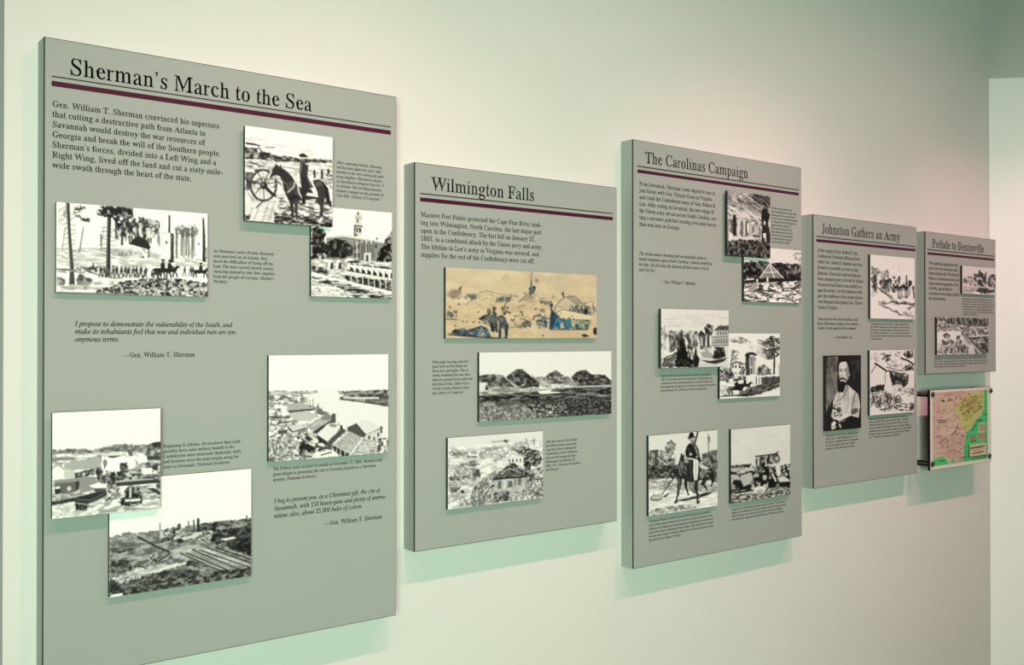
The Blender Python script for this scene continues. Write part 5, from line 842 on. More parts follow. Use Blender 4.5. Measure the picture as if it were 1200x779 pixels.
def pic_mounted_forager():
    p = Print((759.8,510.6),(840.8,503.8),(840.8,592),(760.6,605),(752,496,6.667),.86,24,1.8)
    p.N([(52,215),(110,205),(180,222),(262,300),(290,420),(52,450)],.22,.78,20,20,.5,.16); p.S([(55,210),(260,240),(280,420),(55,430)],150,(14,40),(50,120),4,(.15,.8))
    p.N([(180,190),(200,150),(235,130),(272,165),(240,240),(190,240)],.25,.85,14,14,.5); p.S([(185,200),(235,135),(270,170),(240,260),(195,270)],50,(8,24),(0,180),4,(.2,.7))
    p.P([(100,208),(124,212),(132,345),(104,335)],.28); p.L([(122,270),(190,322),(240,300)],7,.8); p.L([(126,262),(200,316)],6,.25); p.N([(55,330),(290,330),(290,430),(55,440)],.12,.55,18,14,.54)
    p.N([(470,245),(530,225),(592,205),(592,465),(545,450),(500,420),(470,330)],.12,.6,18,22,.52,.16); p.S([(475,240),(590,215),(590,460),(500,430)],110,(14,40),(40,140),4,(.08,.75))
    p.L([(520,85),(524,228)],7,.35); p.L([(512,112),(538,108)],5,.4); p.L([(514,150),(540,144)],5,.4); p.E(528,125,9,14,.45)
    p.N([(55,440),(592,465),(592,540),(55,580)],.5,.86,40,9,.45,.2); p.N([(55,520),(592,530),(592,640),(57,727)],.82,.95,50,14)
    p.S([(55,440),(580,470),(580,530),(55,560)],70,(20,60),(-8,8),3,(.35,.75))
    for i in range(8): p.L([(365+i*8,450),(375+i*8,500+6*(i%3)),(405+i*3,545)],4,.35)
    p.P([(265,605),(330,590),(430,565),(480,545),(570,525),(520,560),(440,585),(330,608)],.16); p.S([(280,600),(430,565),(565,530),(430,590)],36,(14,34),(-25,-5),4,(.08,.5))
    p.P([(330,302),(400,296),(450,306),(500,330),(545,352),(560,395),(552,430),(520,446),(480,440),(430,455),(370,460),(330,442),(308,400)],.17)
    p.P([(300,268),(316,250),(330,262),(352,300),(352,380),(330,430),(304,440),(288,460),(272,446),(276,400),(284,330)],.15)
    p.N([(300,290),(350,300),(350,420),(300,430)],.08,.5,14,22,.55,.14); p.N([(450,330),(550,360),(540,430),(460,430)],.1,.55,22,14,.55,.16)
    p.P([(302,262),(306,238),(316,232),(322,252)],.12); p.P([(322,256),(330,238),(338,252),(332,270)],.15); p.P([(276,446),(290,462),(300,440),(286,420)],.45); p.L([(292,330),(300,400)],6,.6); p.L([(330,300),(316,380)],5,.55)
    for pts,ws in (([(306,425),(292,500),(284,560),(268,612)],(30,18,12)),([(345,440),(346,490),(358,530),(366,560)],(26,15,11)),([(430,440),(428,510),(438,560),(436,620)],(34,20,14)),([(500,430),(478,470),(500,500),(512,522)],(34,16,12)),([(540,410),(556,450),(545,486)],(26,13,10))):
        for k in range(len(pts)-1): p.L(pts[k:k+2],ws[min(k,2)],.14)
    p.L([(300,440),(292,510)],5,.5); p.L([(438,460),(440,540)],5,.5)
    p.P([(548,352),(566,380),(570,440),(560,470),(552,420),(545,385)],.12)
    p.P([(255,625),(262,602),(282,596),(288,606),(270,630)],.2); p.P([(426,626),(434,604),(458,600),(450,626)],.18)
    p.P([(400,282),(440,284),(444,360),(434,440),(412,450),(404,380)],.88); p.L([(424,290),(424,430)],4,.55); p.P([(442,312),(470,318),(530,350),(502,366),(460,350)],.78); p.P([(330,272),(368,262),(372,312),(335,308)],.62); p.L([(332,290),(370,284)],4,.3)
    p.P([(340,222),(352,180),(372,158),(392,148),(420,158),(444,200),(456,262),(470,300),(452,306),(432,280),(410,276),(372,270),(346,262)],.1)
    p.P([(366,282),(406,284),(404,380),(412,450),(388,458),(366,420)],.12); p.L([(380,290),(388,440)],5,.35)
    p.P([(404,162),(416,158),(442,226),(440,258),(424,226)],.5); p.L([(360,190),(382,230),(372,256)],7,.3); p.E(384,242,11,11,.72); p.E(434,262,9,9,.65)
    p.P([(380,108),(412,106),(417,128),(408,146),(392,148),(380,132)],.76); p.P([(382,132),(396,128),(412,132),(410,152),(400,174),(388,162)],.5); p.L([(388,120),(396,119)],4,.2); p.L([(404,118),(411,118)],4,.2); p.P([(374,110),(382,108),(382,138),(374,132)],.12)
    p.P([(366,106),(372,80),(388,66),(404,74),(412,100)],.07); p.P([(356,112),(384,100),(420,104),(424,111),(390,113),(364,122)],.06); p.L([(440,62),(420,140),(408,168)],13,.12)
    p.L([(268,408),(225,465),(160,556)],8,.2); p.E(215,470,10,7,.15); p.E(112,580,44,20,.72); p.L([(70,590),(85,600),(130,602),(160,590)],8,.15); p.L([(72,580),(95,562),(140,560),(160,572)],4,.3); p.P([(160,575),(200,552),(222,548),(190,580)],.3); p.L([(95,565),(100,548)],5,.3)
    p.S([(60,690),(120,665),(300,640),(420,640),(430,660),(200,695),(62,722)],120,(10,28),(0,180),5,(.15,.7)); p.N([(60,690),(400,640),(420,660),(62,722)],.3,.92,16,12,.45,.14,.6)
    p.grain(.05); return p

def pic_wrecked_wagon():
    p = Print((856.7,502.8),(926,497.5),(926,579.2),(856.7,589.8),(752,496,6.667),.86,25,1.8)
    p.N([(700,45),(1160,10),(1160,330),(700,340)],.82,.88,80,80,.5,.5)
    p.N([(700,345),(1160,330),(1160,555),(698,625)],.35,.85,30,12); p.N([(700,330),(760,322),(800,318),(860,318),(880,345),(700,350)],.06,.8,14,12,.55)
    p.N([(705,350),(870,350),(860,380),(705,385)],.6,.82,30,10)
    p.N([(700,375),(760,385),(800,380),(860,370),(885,390),(860,500),(700,555)],.05,.75,24,24,.52,.12); p.P([(772,405),(800,390),(855,382),(868,430),(852,470),(800,490),(775,470)],.72); p.L([(772,400),(860,374),(880,390)],11,.06); p.P([(700,410),(715,395),(760,410),(770,440),(720,435)],.72); p.P([(715,440),(780,445),(784,520),(750,500),(730,530),(705,530)],.1); p.P([(780,495),(850,485),(855,515),(785,520)],.1); p.P([(700,480),(725,475),(735,515),(702,520)],.6); p.P([(765,450),(790,470),(788,520),(772,520)],.05)
    p.N([(890,262),(950,258),(1000,252),(1055,230),(1080,262),(1088,292),(1070,310),(990,330),(965,400),(890,390)],.04,.62,12,30,.55,.12)
    for a,b,w,g in (((890,258),(1050,238),10,.07),((965,268),(975,320),9,.82),((1005,265),(1030,300),8,.75),((905,265),(915,330),7,.8),((930,270),(926,380),9,.1),((965,330),(1085,308),10,.8),((1050,232),(1068,222),9,.1)): p.L([a,b],w,g)
    p.E(1062,278,20,26,.4); p.E(1058,275,10,14,.75)
    p.N([(865,385),(900,375),(1000,345),(1090,330),(1160,315),(1160,455),(1070,470),(1010,525),(900,510),(870,480)],.03,.75,18,22,.56,.1)
    p.E(960,425,38,46,.07); p.E(962,420,16,24,.72); p.P([(930,400),(965,375),(995,392),(985,410),(950,400)],.05); p.P([(990,440),(1030,420),(1060,460),(1040,505),(990,500)],.05); p.L([(1020,395),(1048,450)],12,.88); p.P([(1045,335),(1075,330),(1090,390),(1070,420),(1055,400)],.86); p.P([(1060,425),(1110,410),(1150,440),(1160,455),(1080,460)],.82); p.P([(1065,460),(1160,452),(1160,495),(1085,500)],.07)
    for x,y in ((885,410),(908,405),(1110,340),(1140,330),(1085,350)): p.E(x,y,9,12,.7)
    p.N([(698,560),(870,520),(1160,490),(1160,558),(698,628)],.15,.8,16,9,.5,.14); p.P([(700,555),(860,530),(890,535),(760,560)],.82); p.P([(720,540),(860,512),(870,525),(730,552)],.08)
    p.P([(872,535),(880,508),(920,488),(965,495),(970,520),(940,545),(890,556)],.88); p.S([(880,540),(960,500),(960,525),(900,550)],14,(10,24),(-30,30),4,(.5,.75)); p.S([(700,560),(1160,500),(1160,555),(700,622)],110,(10,28),(-20,20),5,(.06,.9))
    p.grain(.05); return p

def pic_cavalry_sketch():
    p = Print((1019.9,297.9),(1072,302.9),(1071.8,374.3),(1019.9,372.9),(1012,290,8.66),.9,26,2.0)
    p.S([(80,205),(110,185),(165,215),(160,260),(120,300),(85,280)],46,(10,30),(0,180),6,(.1,.6)); p.S([(80,300),(130,280),(135,400),(125,450),(82,430)],60,(14,40),(50,130),7,(.05,.5)); p.L([(118,290),(105,380),(112,400)],12,.15)
    p.S([(170,240),(250,230),(260,300),(180,320)],40,(14,36),(40,120),6,(.25,.7))
    p.N([(160,350),(175,315),(215,325),(270,310),(300,345),(290,400),(262,450),(195,425),(168,395)],.04,.9,22,24,.5,.1); p.S([(165,320),(300,320),(290,440),(180,420)],60,(12,36),(30,140),8,(.03,.5))
    p.L([(240,235),(248,320)],6,.3); p.P([(290,285),(318,300),(330,275),(322,310),(310,325)],.1); p.P([(330,385),(348,310),(362,286),(374,300),(360,370),(345,400)],.12)
    p.N([(275,355),(340,320),(380,300),(375,380),(330,450),(285,460)],.05,.92,18,26,.5,.1)
    p.N([(340,420),(395,375),(425,355),(470,340),(495,350),(480,400),(440,440),(350,440)],.04,.7,22,20,.54,.1); p.L([(436,290),(436,380)],14,.15); p.P([(460,330),(490,340),(492,375),(465,390)],.1)
    for x in (350,362,385,420,435,450,470): p.L([(x,420),(x+p.r.uniform(-10,10),500+p.r.uniform(-20,20))],8,p.r.uniform(.08,.4))
    p.N([(355,490),(455,490),(455,520),(360,525)],.06,.9,20,10,.5)
    for x in (200,225,250,290,310): p.L([(x,400),(x+8,455)],9,.12)
    p.L([(145,405),(180,440),(240,480),(305,528)],10,.22); p.S([(150,400),(300,520),(280,530),(150,430)],16,(12,30),(25,50),6,(.1,.5))
    for pts,w in (([(270,555),(330,545),(360,570)],11),([(195,600),(250,610),(290,640),(350,665),(385,690)],10),([(380,570),(440,560),(470,585),(515,570)],12),([(205,575),(270,560)],7),([(440,620),(500,600),(518,590)],10),([(460,640),(475,610)],9)): p.L(pts,w,.12)
    p.S([(150,530),(250,560),(230,620),(150,580)],20,(8,26),(20,60),6,(.15,.6)); p.S([(280,540),(515,560),(510,590),(300,570)],36,(12,34),(-10,30),7,(.06,.5)); p.S([(320,640),(500,650),(510,720),(360,690)],36,(8,24),(0,60),6,(.1,.6)); p.S([(220,470),(300,480),(290,500),(230,490)],12,(10,30),(10,30),5,(.2,.5))
    p.S([(495,400),(516,410),(516,530),(500,520)],16,(14,36),(70,110),7,(.1,.5)); p.S([(80,430),(140,450),(130,500),(85,490)],12,(8,22),(0,180),5,(.3,.7)); p.S([(300,170),(380,180),(370,260),(310,250)],8,(8,20),(40,90),3,(.6,.8))
    p.grain(.04); return p

def pic_officer():
    p = Print((967.3,416.5),(1009.4,416.1),(1008.7,501.5),(966.8,505),(960,402,7.083),.09,27,2.4)
    p.rag = 12.0
    p.N([(58,112),(158,108),(165,200),(150,300),(130,420),(90,500),(56,590)],.1,.5,30,60,.5,.3); p.N([(58,260),(150,230),(150,400),(84,520),(56,560)],.32,.55,24,50,.5,.3)
    p.N([(255,150),(345,140),(345,300),(270,300)],.07,.2,24,50)
    p.P([(150,402),(170,395),(200,405),(226,345),(244,352),(270,378),(302,404),(322,428),(336,500),(326,620),(262,648),(200,640),(120,632),(92,600),(112,500),(130,440)],.8)
    p.N([(150,404),(230,350),(300,405),(336,520),(322,630),(260,650),(92,600),(130,440)],.62,.88,30,60,.5,.35)
    p.P([(214,360),(226,345),(244,352),(236,392),(214,420),(196,412)],.62); p.L([(238,356),(222,400),(196,440)],5,.3); p.L([(222,420),(175,468),(148,482)],6,.35); p.L([(150,410),(168,440),(150,470)],4,.5)
    p.L([(302,412),(276,490),(264,580)],7,.22); p.L([(312,440),(318,520),(300,600)],8,.6); p.L([(240,400),(246,500),(222,580)],4,.6); p.P([(262,560),(296,538),(326,548),(318,575),(270,600)],.35)
    p.P([(58,600),(92,520),(118,500),(108,560),(90,640),(100,705),(60,722)],.1)
    p.P([(160,640),(262,602),(330,622),(347,605),(347,710),(160,722)],.06); p.P([(140,632),(240,588),(264,600),(165,648)],.84); p.P([(104,556),(130,540),(180,560),(192,588),(140,606)],.3); p.N([(105,530),(175,535),(190,600),(120,605)],.1,.88,14,16,.5,.14)
    for y in (516,546,576,604): p.E(128,y,6,7,.1); p.E(170,y-12,5,6,.25)
    p.P([(154,262),(152,190),(160,146),(182,122),(212,113),(242,126),(262,160),(270,220),(262,268),(240,290),(160,290)],.06)
    p.P([(166,200),(172,168),(190,156),(226,154),(240,176),(246,214),(248,262),(238,296),(224,322),(206,336),(186,334),(172,306),(164,262)],.83)
    p.P([(238,176),(252,200),(256,250),(244,268),(240,220)],.07); p.E(250,264,7,15,.6)
    p.P([(226,156),(240,176),(247,214),(248,262),(238,296),(222,326),(224,280),(232,230)],.55); p.N([(222,230),(246,224),(242,296),(222,322)],.4,.7,12,20,.5,.3)
    p.P([(166,252),(178,264),(186,296),(180,312),(170,296)],.6)
    p.L([(166,222),(178,216),(192,219)],6,.16); p.L([(206,219),(222,213),(238,216)],6,.16); p.E(180,231,9,6,.25); p.E(222,230,10,6,.25); p.E(180,231,3,3,.08); p.E(222,230,3,3,.08)
    p.L([(197,228),(193,258),(189,272)],4,.5); p.L([(189,273),(206,274)],5,.35)
    p.P([(164,314),(176,292),(192,284),(208,286),(222,300),(228,318),(212,306),(194,300),(180,306)],.08); p.L([(186,309),(206,308)],4,.6)
    p.P([(180,318),(196,314),(214,318),(216,350),(210,384),(196,412),(178,408),(158,414),(160,380),(170,345)],.06)
    p.P([(100,665),(122,645),(140,660),(128,680),(142,700),(118,714),(98,712)],.84); p.L([(110,690),(135,700)],5,.2); p.P([(156,672),(172,668),(184,700),(170,704)],.7); p.L([(160,655),(212,640)],8,.55)
    p.grain(.04); return p

def pic_ravine():
    p = Print((1019.3,409.8),(1071.8,410.5),(1070.8,483.6),(1019.3,485.6),(960,402,7.083),.88,28,2.0)
    p.N([(490,120),(520,80),(560,65),(600,85),(590,150),(560,165),(510,150)],.06,.9,20,22,.48,.12); p.N([(630,90),(670,65),(680,100),(640,120)],.2,.9,16)
    p.N([(700,90),(720,65),(785,60),(785,125),(740,130),(705,110)],.05,.85,20,18,.52,.12); p.L([(680,128),(740,150),(785,185)],15,.15); p.N([(690,215),(740,182),(786,195),(786,240),(700,235)],.05,.8,22,14,.55,.12); p.L([(560,200),(640,225),(700,235)],8,.3)
    p.S([(430,70),(490,70),(490,160),(430,170)],14,(10,30),(0,180),4,(.4,.75)); p.N([(560,150),(680,130),(690,210),(580,200)],.6,.92,30,16)
    p.P([(426,240),(450,200),(490,185),(532,232),(542,312),(462,352),(428,310)],.87); p.L([(465,165),(500,190),(545,222),(575,245)],15,.13); p.L([(430,245),(465,190),(470,165)],7,.3)
    p.N([(545,220),(580,225),(640,245),(742,262),(740,300),(730,350),(700,375),(600,360),(590,290)],.03,.45,20,16,.56,.14); p.N([(600,235),(735,260),(735,285),(600,262)],.2,.8,24,10); p.P([(600,355),(650,345),(690,352),(690,372),(610,372)],.8)
    p.N([(424,362),(500,345),(545,340),(535,392),(470,408),(426,400)],.04,.5,18,16,.58,.14); p.P([(552,240),(582,238),(590,310),(602,325),(604,405),(538,410),(545,330)],.88); p.L([(548,245),(546,330)],5,.35)
    p.P([(742,272),(786,270),(786,380),(720,395),(735,340)],.87); p.P([(728,270),(744,270),(736,345),(722,352)],.2)
    p.S([(426,412),(545,400),(620,430),(690,475),(670,505),(430,515)],190,(10,36),(20,150),6,(.03,.7)); p.N([(430,420),(560,405),(680,470),(660,500),(430,510)],.05,.92,14,22,.5,.12,.55)
    p.S([(600,380),(786,380),(786,440),(650,450)],36,(10,30),(-40,40),5,(.25,.7)); p.N([(740,380),(786,385),(786,430),(745,420)],.1,.85,14)
    p.S([(470,520),(780,500),(782,570),(460,550)],60,(12,40),(-25,10),6,(.05,.5)); p.N([(600,520),(786,500),(786,560),(620,560)],.06,.92,20,10,.46,.12,.8); p.L([(548,520),(540,565)],8,.15)
    p.grain(.04); return p

def pic_charge():
    p = Print((1127.7,311),(1167,314.7),(1167,346),(1127.7,344),(1090,305,6.7125),.82,29,2.2)
    p.N([(340,150),(352,110),(380,105),(385,72),(395,72),(402,98),(440,100),(446,180),(420,208),(345,205)],.08,.75,14,18,.54,.14); p.E(390,96,9,14,.12); p.E(352,112,8,10,.2)
    p.N([(256,160),(290,130),(330,120),(345,190),(300,205),(262,195)],.3,.82,16,14); p.N([(440,155),(470,125),(500,108),(517,125),(517,225),(450,205)],.12,.7,14,14,.52); p.P([(440,90),(446,90),(440,150),(434,150)],.3)
    p.P([(256,210),(517,215),(517,275),(256,262)],.74); p.L([(260,238),(360,240)],6,.4); p.N([(260,210),(400,205),(390,225),(260,228)],.4,.85,22,8)
    p.N([(355,240),(390,215),(430,205),(470,232),(515,228),(500,248),(430,262),(395,255)],.06,.4,16,12,.6); p.L([(350,205),(440,215)],6,.85); p.P([(340,262),(350,240),(400,258),(395,266)],.9)
    p.grain(.05); return p

def pic_field_battle():
    p = Print((1098.2,371.7),(1158.5,372.8),(1158.5,415),(1097.8,415.2),(1090,305,6.7125),.76,30,2.2)
    p.N([(55,450),(460,455),(460,522),(300,515),(55,495)],.04,.55,8,26,.52,.14); p.S([(60,450),(460,455),(460,520),(60,495)],70,(16,44),(80,100),4,(.02,.7)); p.N([(55,448),(130,450),(120,500),(55,490)],.1,.85,14,20)
    p.N([(55,500),(460,525),(460,600),(280,610),(55,560)],.3,.85,12,10,.5,.16)
    p.P([(58,565),(180,550),(240,560),(262,645),(58,650)],.88); p.N([(95,580),(125,562),(160,595),(150,625),(110,615)],.15,.8,12); p.P([(202,595),(240,588),(225,620),(206,625)],.3)
    p.N([(300,612),(460,600),(460,738),(400,735)],.2,.75,14,12,.5,.16); p.N([(390,650),(455,650),(455,735),(400,730)],.05,.5,16); p.P([(300,606),(452,596),(452,606),(302,618)],.15); p.P([(300,600),(450,588),(450,596),(300,606)],.9)
    p.P([(245,572),(270,572),(420,738),(350,738)],.55); p.L([(245,572),(320,650),(372,738)],9,.15); p.L([(268,575),(345,655),(425,738)],9,.2); p.L([(258,575),(390,738)],6,.8)
    p.S([(90,632),(262,630),(262,662),(90,662)],46,(10,24),(70,110),6,(.08,.5)); p.P([(58,668),(340,668),(350,738),(58,738)],.8); p.S([(60,675),(300,668),(300,728),(60,728)],70,(10,30),(30,150),7,(.08,.6))
    p.N([(225,670),(270,665),(275,725),(240,725)],.06,.5,12); p.P([(300,660),(330,665),(345,735),(315,735)],.8)
    p.grain(.05); return p

def pic_map():
    pink = (.77,.65,.61); sea = (.25,.74,.45); yel = (.72,.74,.43); dk = (.2,.16,.15)
    p = Print((1093.9,459.8),(1157.7,456.3),(1156.9,537.9),(1093.9,544.7),(1072,448,7.21),pink,31,2.4)
    p.N([(150,50),(640,40),(640,700),(150,710)],(.71,.58,.54),(.82,.71,.67),80,70,.5,.4)
    p.N([(215,150),(330,130),(330,320),(300,440),(220,420)],(.77,.71,.62),(.80,.74,.65),60,60,.5,.4,.6)
    p.P([(340,200),(380,150),(430,110),(500,92),(590,85),(600,190),(575,240),(520,290),(480,360),(450,415),(415,420),(405,360),(375,300),(350,260)],yel)
    p.N([(400,150),(560,110),(580,200),(470,280)],(.62,.56,.34),(.74,.74,.42),30,30,.5,.3)
    p.P([(588,55),(630,50),(625,700),(408,690),(412,560),(428,470),(436,420),(470,395),(505,330),(560,280),(585,220)],sea); p.P([(160,645),(215,622),(262,632),(280,690),(160,705)],sea); p.P([(296,675),(318,640),(345,680)],sea)
    p.P([(440,380),(470,340),(470,300),(500,280),(540,275),(500,340),(465,395)],yel,.6)
    p.N([(430,420),(440,660),(408,690),(412,560)],(.2,.6,.35),(.24,.78,.45),30,40,.4,.3)
    land = [(165,95),(570,80),(580,200),(440,400),(410,560),(405,655),(300,640),(165,620)]
    p.S(land,150,(8,18),(-15,15),4,((.25,.18,.17),(.5,.34,.3))); p.S([(380,130),(590,100),(580,220),(430,330),(380,260)],110,(7,18),(-40,40),4,((.28,.2,.16),(.5,.38,.24)))
    p.S(land,24,(14,34),(100,150),4,((.2,.14,.14),(.4,.3,.28))); p.L([(280,460),(286,640)],3,(.55,.42,.4)); p.L([(300,450),(340,410),(365,350)],5,dk); p.L([(480,415),(520,355)],8,(.08,.25,.16)); p.L([(165,460),(220,450)],3,dk)
    p.E(240,155,13,11,(.2,.16,.16)); p.E(262,150,8,8,(.85,.8,.74)); p.P([(276,138),(315,134),(315,158),(278,160)],(.5,.45,.4))
    for x0,y0,x1,y1 in ((192,318,265,322),(195,335,250,338),(520,322,575,318),(525,335,560,332),(470,505,515,498),(585,275,610,273),(400,635,435,630),(205,660,250,656),(440,455,452,462)): p.L([(x0,y0),(x1,y1)],7,(.14,.2,.16))
    box = (.80,.74,.64)
    p.P([(540,352),(602,346),(602,425),(535,430)],box); p.P([(458,455),(515,448),(515,490),(458,492)],(.66,.58,.48)); p.P([(530,440),(598,432),(598,490),(530,496)],(.72,.6,.52))
    for y in range(362,425,9): p.L([(545,y),(596,y-4)],4,(.42,.36,.32))
    for y in range(446,490,9): p.L([(536,y),(592,y-4)],4,(.5,.36,.34)); p.L([(464,y+10),(510,y+6)],4,(.4,.34,.3))
    p.P([(447,640),(450,530),(458,530),(458,632),(606,618),(606,630)],(.08,.2,.12)); p.P([(458,530),(602,514),(602,618),(458,632)],(.80,.72,.62))
    p.L([(468,562),(585,544)],9,dk); p.S([(470,556),(585,540),(585,552),(470,568)],26,(6,10),(80,100),3,((.12,.1,.1),(.3,.26,.24))); p.L([(485,580),(572,568)],4,(.5,.38,.34)); p.L([(485,606),(505,602)],9,dk); p.L([(512,602),(572,590)],9,dk); p.L([(480,655),(600,640)],5,(.1,.3,.2)); p.L([(600,60),(596,520)],4,(.12,.4,.25),.5)
    p.grain(.03); return p
# ------------------------------------------------------------------ mounted prints
def mounted(name, parent, p, yf, thick, label, mid=M_PRINT, bottom_edge=True):
    """a print on a dark-edged block: p holds the ink grid and the four corners of its front face"""
    c = [at(q, yf) for q in p.q]
    x0, x1 = (c[0].x+c[3].x)/2, (c[1].x+c[2].x)/2
    z1, z0 = (c[0].z+c[1].z)/2, (c[3].z+c[2].z)/2
    g = p.out(); gh, gw = g.shape[:2]
    xs = np.linspace(x0, x1, gw+1); zs = np.linspace(z1, z0, gh+1)
    V = np.empty(((gw+1)*(gh+1)+8, 3))
    X, Z = np.meshgrid(xs, zs)
    n = (gw+1)*(gh+1)
    V[:n,0] = X.ravel(); V[:n,1] = yf; V[:n,2] = Z.ravel()
    yb = yf + thick; e = 0.0002
    V[n:] = [(x0,yf+e,z0),(x1,yf+e,z0),(x1,yf+e,z1),(x0,yf+e,z1),(x0,yb,z0),(x1,yb,z0),(x1,yb,z1),(x0,yb,z1)]
    i = (np.arange(gh)[:,None]*(gw+1)+np.arange(gw)[None]).ravel()
    F = np.c_[i, i+gw+1, i+gw+2, i+1].tolist()
    nf = len(F)
    F += [[n+4+a, n+4+(a+1)%4, n+(a+1)%4, n+a] for a in range(4)] + [[n,n+1,n+2,n+3], [n+7,n+6,n+5,n+4]]
    me = bpy.data.meshes.new(name)
    me.from_pydata(V.tolist(), [], F)
    me.materials.append(mid); me.materials.append(M_CORE)
    me.polygons.foreach_set('material_index', [0]*nf+[1]*6)
    at_ = me.color_attributes.new('ink', 'FLOAT_COLOR', 'POINT')
    G = np.zeros((gh+1, gw+1, 3))
    P = np.pad(g, ((1,1),(1,1),(0,0)), 'edge')
    G = (P[:-1,:-1]+P[1:,:-1]+P[:-1,1:]+P[1:,1:])/4
    colr = np.ones((n+8, 4)); colr[:n,:3] = G.reshape(-1,3)
    at_.data.foreach_set('color', colr.astype(np.float32).ravel())
    me.update()
    o = link(name, me, parent)
    if label: o['label'] = label
    return o

# ------------------------------------------------------------------ the five text panels
YT = PANEL_Y - 0.0004
PHOTO = 'mounted_photograph'
def panel(x0, x1, z0, z1, label):
    z0 += CAM.z; z1 += CAM.z
    t = thing('information_panel', label, 'exhibit panel', (0,0,0), 'grey text panels along the wall')
    box('backing_box', x0, x1, PANEL_Y + 0.004, 0.0, z0, z1, M_BOARD, t)
    plate('face_sheet', x0, x1, PANEL_Y, PANEL_Y + 0.004, z0, z1, 0.0016, M_BOARD, M_CORE, t)
    return t
def strip(name, parent, tl, tr, br, bl, mat):
    c = [at(q, YT) for q in (bl, br, tr, tl)]
    x0, x1 = (c[0].x+c[3].x)/2, (c[1].x+c[2].x)/2; z0, z1 = (c[0].z+c[1].z)/2, (c[2].z+c[3].z)/2
    return mesh(name, [(x0,YT,z0),(x1,YT,z0),(x1,YT,z1),(x0,YT,z1)], [(0,1,2,3)], [mat], None, parent)
def rules(t, a, b, w, c, d, e, f):
    """thin rule from a to b of width w; maroon bar with corners c d e f"""
    strip('rule_line', t, (a[0],a[1]-w/2), (b[0],b[1]-w/2), (b[0],b[1]+w/2), (a[0],a[1]+w/2), M_RULE)
    o = strip('accent_bar', t, c, d, e, f, M_MAROON); o['label'] = 'dark maroon bar under the title'
def title(t, s, left, right, em):
    lettering('title_lettering', t, [s], 'R', left, left, (0, right), YT, M_INK, em, None, 0.014)
YP, TH = PANEL_Y - 0.009, 0.0088        # front of a mounted print, its thickness
YP2 = PANEL_Y - 0.0185                  # front of a print that laps over another

t = panel(0.442780, 1.204531, -0.642684, 0.563424, 'largest and leftmost grey text panel, with six mounted photographs')
title(t, 'Sherman\u2019s March to the Sea', (80.7,87.3), (365.5,128), 0.0475)
rules(t, (60.5,89), (458,149), 1.3, (60.5,94.6), (458,152.8), (458,157.8), (60.5,100.7))
lettering('body_text', t, ['Gen. William T. Sherman convinced his superiors', 'that cutting a destructive path from Atlanta to', 'Savannah would destroy the war resources of', 'Georgia and break the will of the Southern people.', 'Sherman\u2019s forces, divided into a Left Wing and a', 'Right Wing, lived off the land and cut a sixty-mile-', 'wide swath through the heart of the state.'], 'R', (61,124.7), (60,196.2), (5,(261.2,203.5)), YT)
lettering('caption_text', t, ['As Sherman\u2019s army of sixty thousand', 'men marched out of Atlanta, they', 'faced the difficulties of living off the', 'land. The men carried limited rations,', 'choosing instead to take their supplies', 'from the people of Georgia. (Harper\u2019s', 'Weekly)'], 'R', (250,295.4), (250,331.3), (4,(322,324)), YT)
lettering('caption_text', t, ['After capturing Atlanta, Sherman', 'and his men spent two and a half', 'months in the city resting and gath-', 'ering supplies. Sherman is shown', 'on horseback at Federal Fort No. 7', 'in Atlanta. The 2d Massachusetts', 'Infantry camped on the grounds of', 'City Hall. (Library of Congress)'], 'R', (394.2,191.4), (393.5,230), (6,(450.4,229)), YT)
lettering('quotation_text', t, ['I propose to demonstrate the vulnerability of the South, and', 'make its inhabitants feel that war and individual ruin are syn-', 'onymous terms.'], 'I', (87.9,381.9), (87,400.1), (1,(277.8,391.9)), YT, em=0.0142)
lettering('attribution_text', t, ['\u2014Gen. William T. Sherman'], 'R', (143.9,418.7), (143.9,418.7), (0,(228.4,418.7)), YT, em=0.0142)
lettering('caption_text', t, ['Beginning in Atlanta, all structures that could', 'possibly have some military benefit to the', 'Confederates were destroyed. Railroads, mills,', 'and factories were the main targets along the', 'route to Savannah. (National Archives)'], 'R', (191,524.5), (191,549), (2,(283.5,531)), YT)
lettering('caption_text', t, ['The Federal army reached Savannah on December 22, 1864. Sherman took', 'great delight in presenting the city to President Lincoln as a Christmas', 'present. (National Archives)'], 'R', (320,551.2), (319.7,564), (0,(448,542)), YT)
lettering('quotation_text', t, ['I beg to present you, as a Christmas gift, the city of', 'Savannah, with 150 heavy guns and plenty of ammu-', 'nition; also, about 25,000 bales of cotton.'], 'I', (321.2,589.7), (320.9,607), (1,(453,583)), YT, em=0.0142)
lettering('attribution_text', t, ['\u2014Gen. William T. Sherman'], 'R', (380,615.8), (380,615.8), (0,(447.4,606)), YT, em=0.0142)
mounted(PHOTO, t, pic_march(), YP, TH, 'wide engraving of troops marching through tall trees')
mounted(PHOTO, t, pic_rider_cannon(), YP2, TH, 'photograph of an officer on a dark horse beside a cannon wheel')
mounted(PHOTO, t, pic_courthouse(), YP, TH, 'photograph of a domed public building above a row of white tents')
mounted(PHOTO, t, pic_river(), YP, TH, 'photograph of rooftops beside a wide pale river')
mounted(PHOTO, t, pic_rail_yard(), YP2, TH, 'photograph of a smoky rail yard')
mounted(PHOTO, t, pic_torn_rails(), YP, TH, 'photograph of railway tracks crossing rough ground')

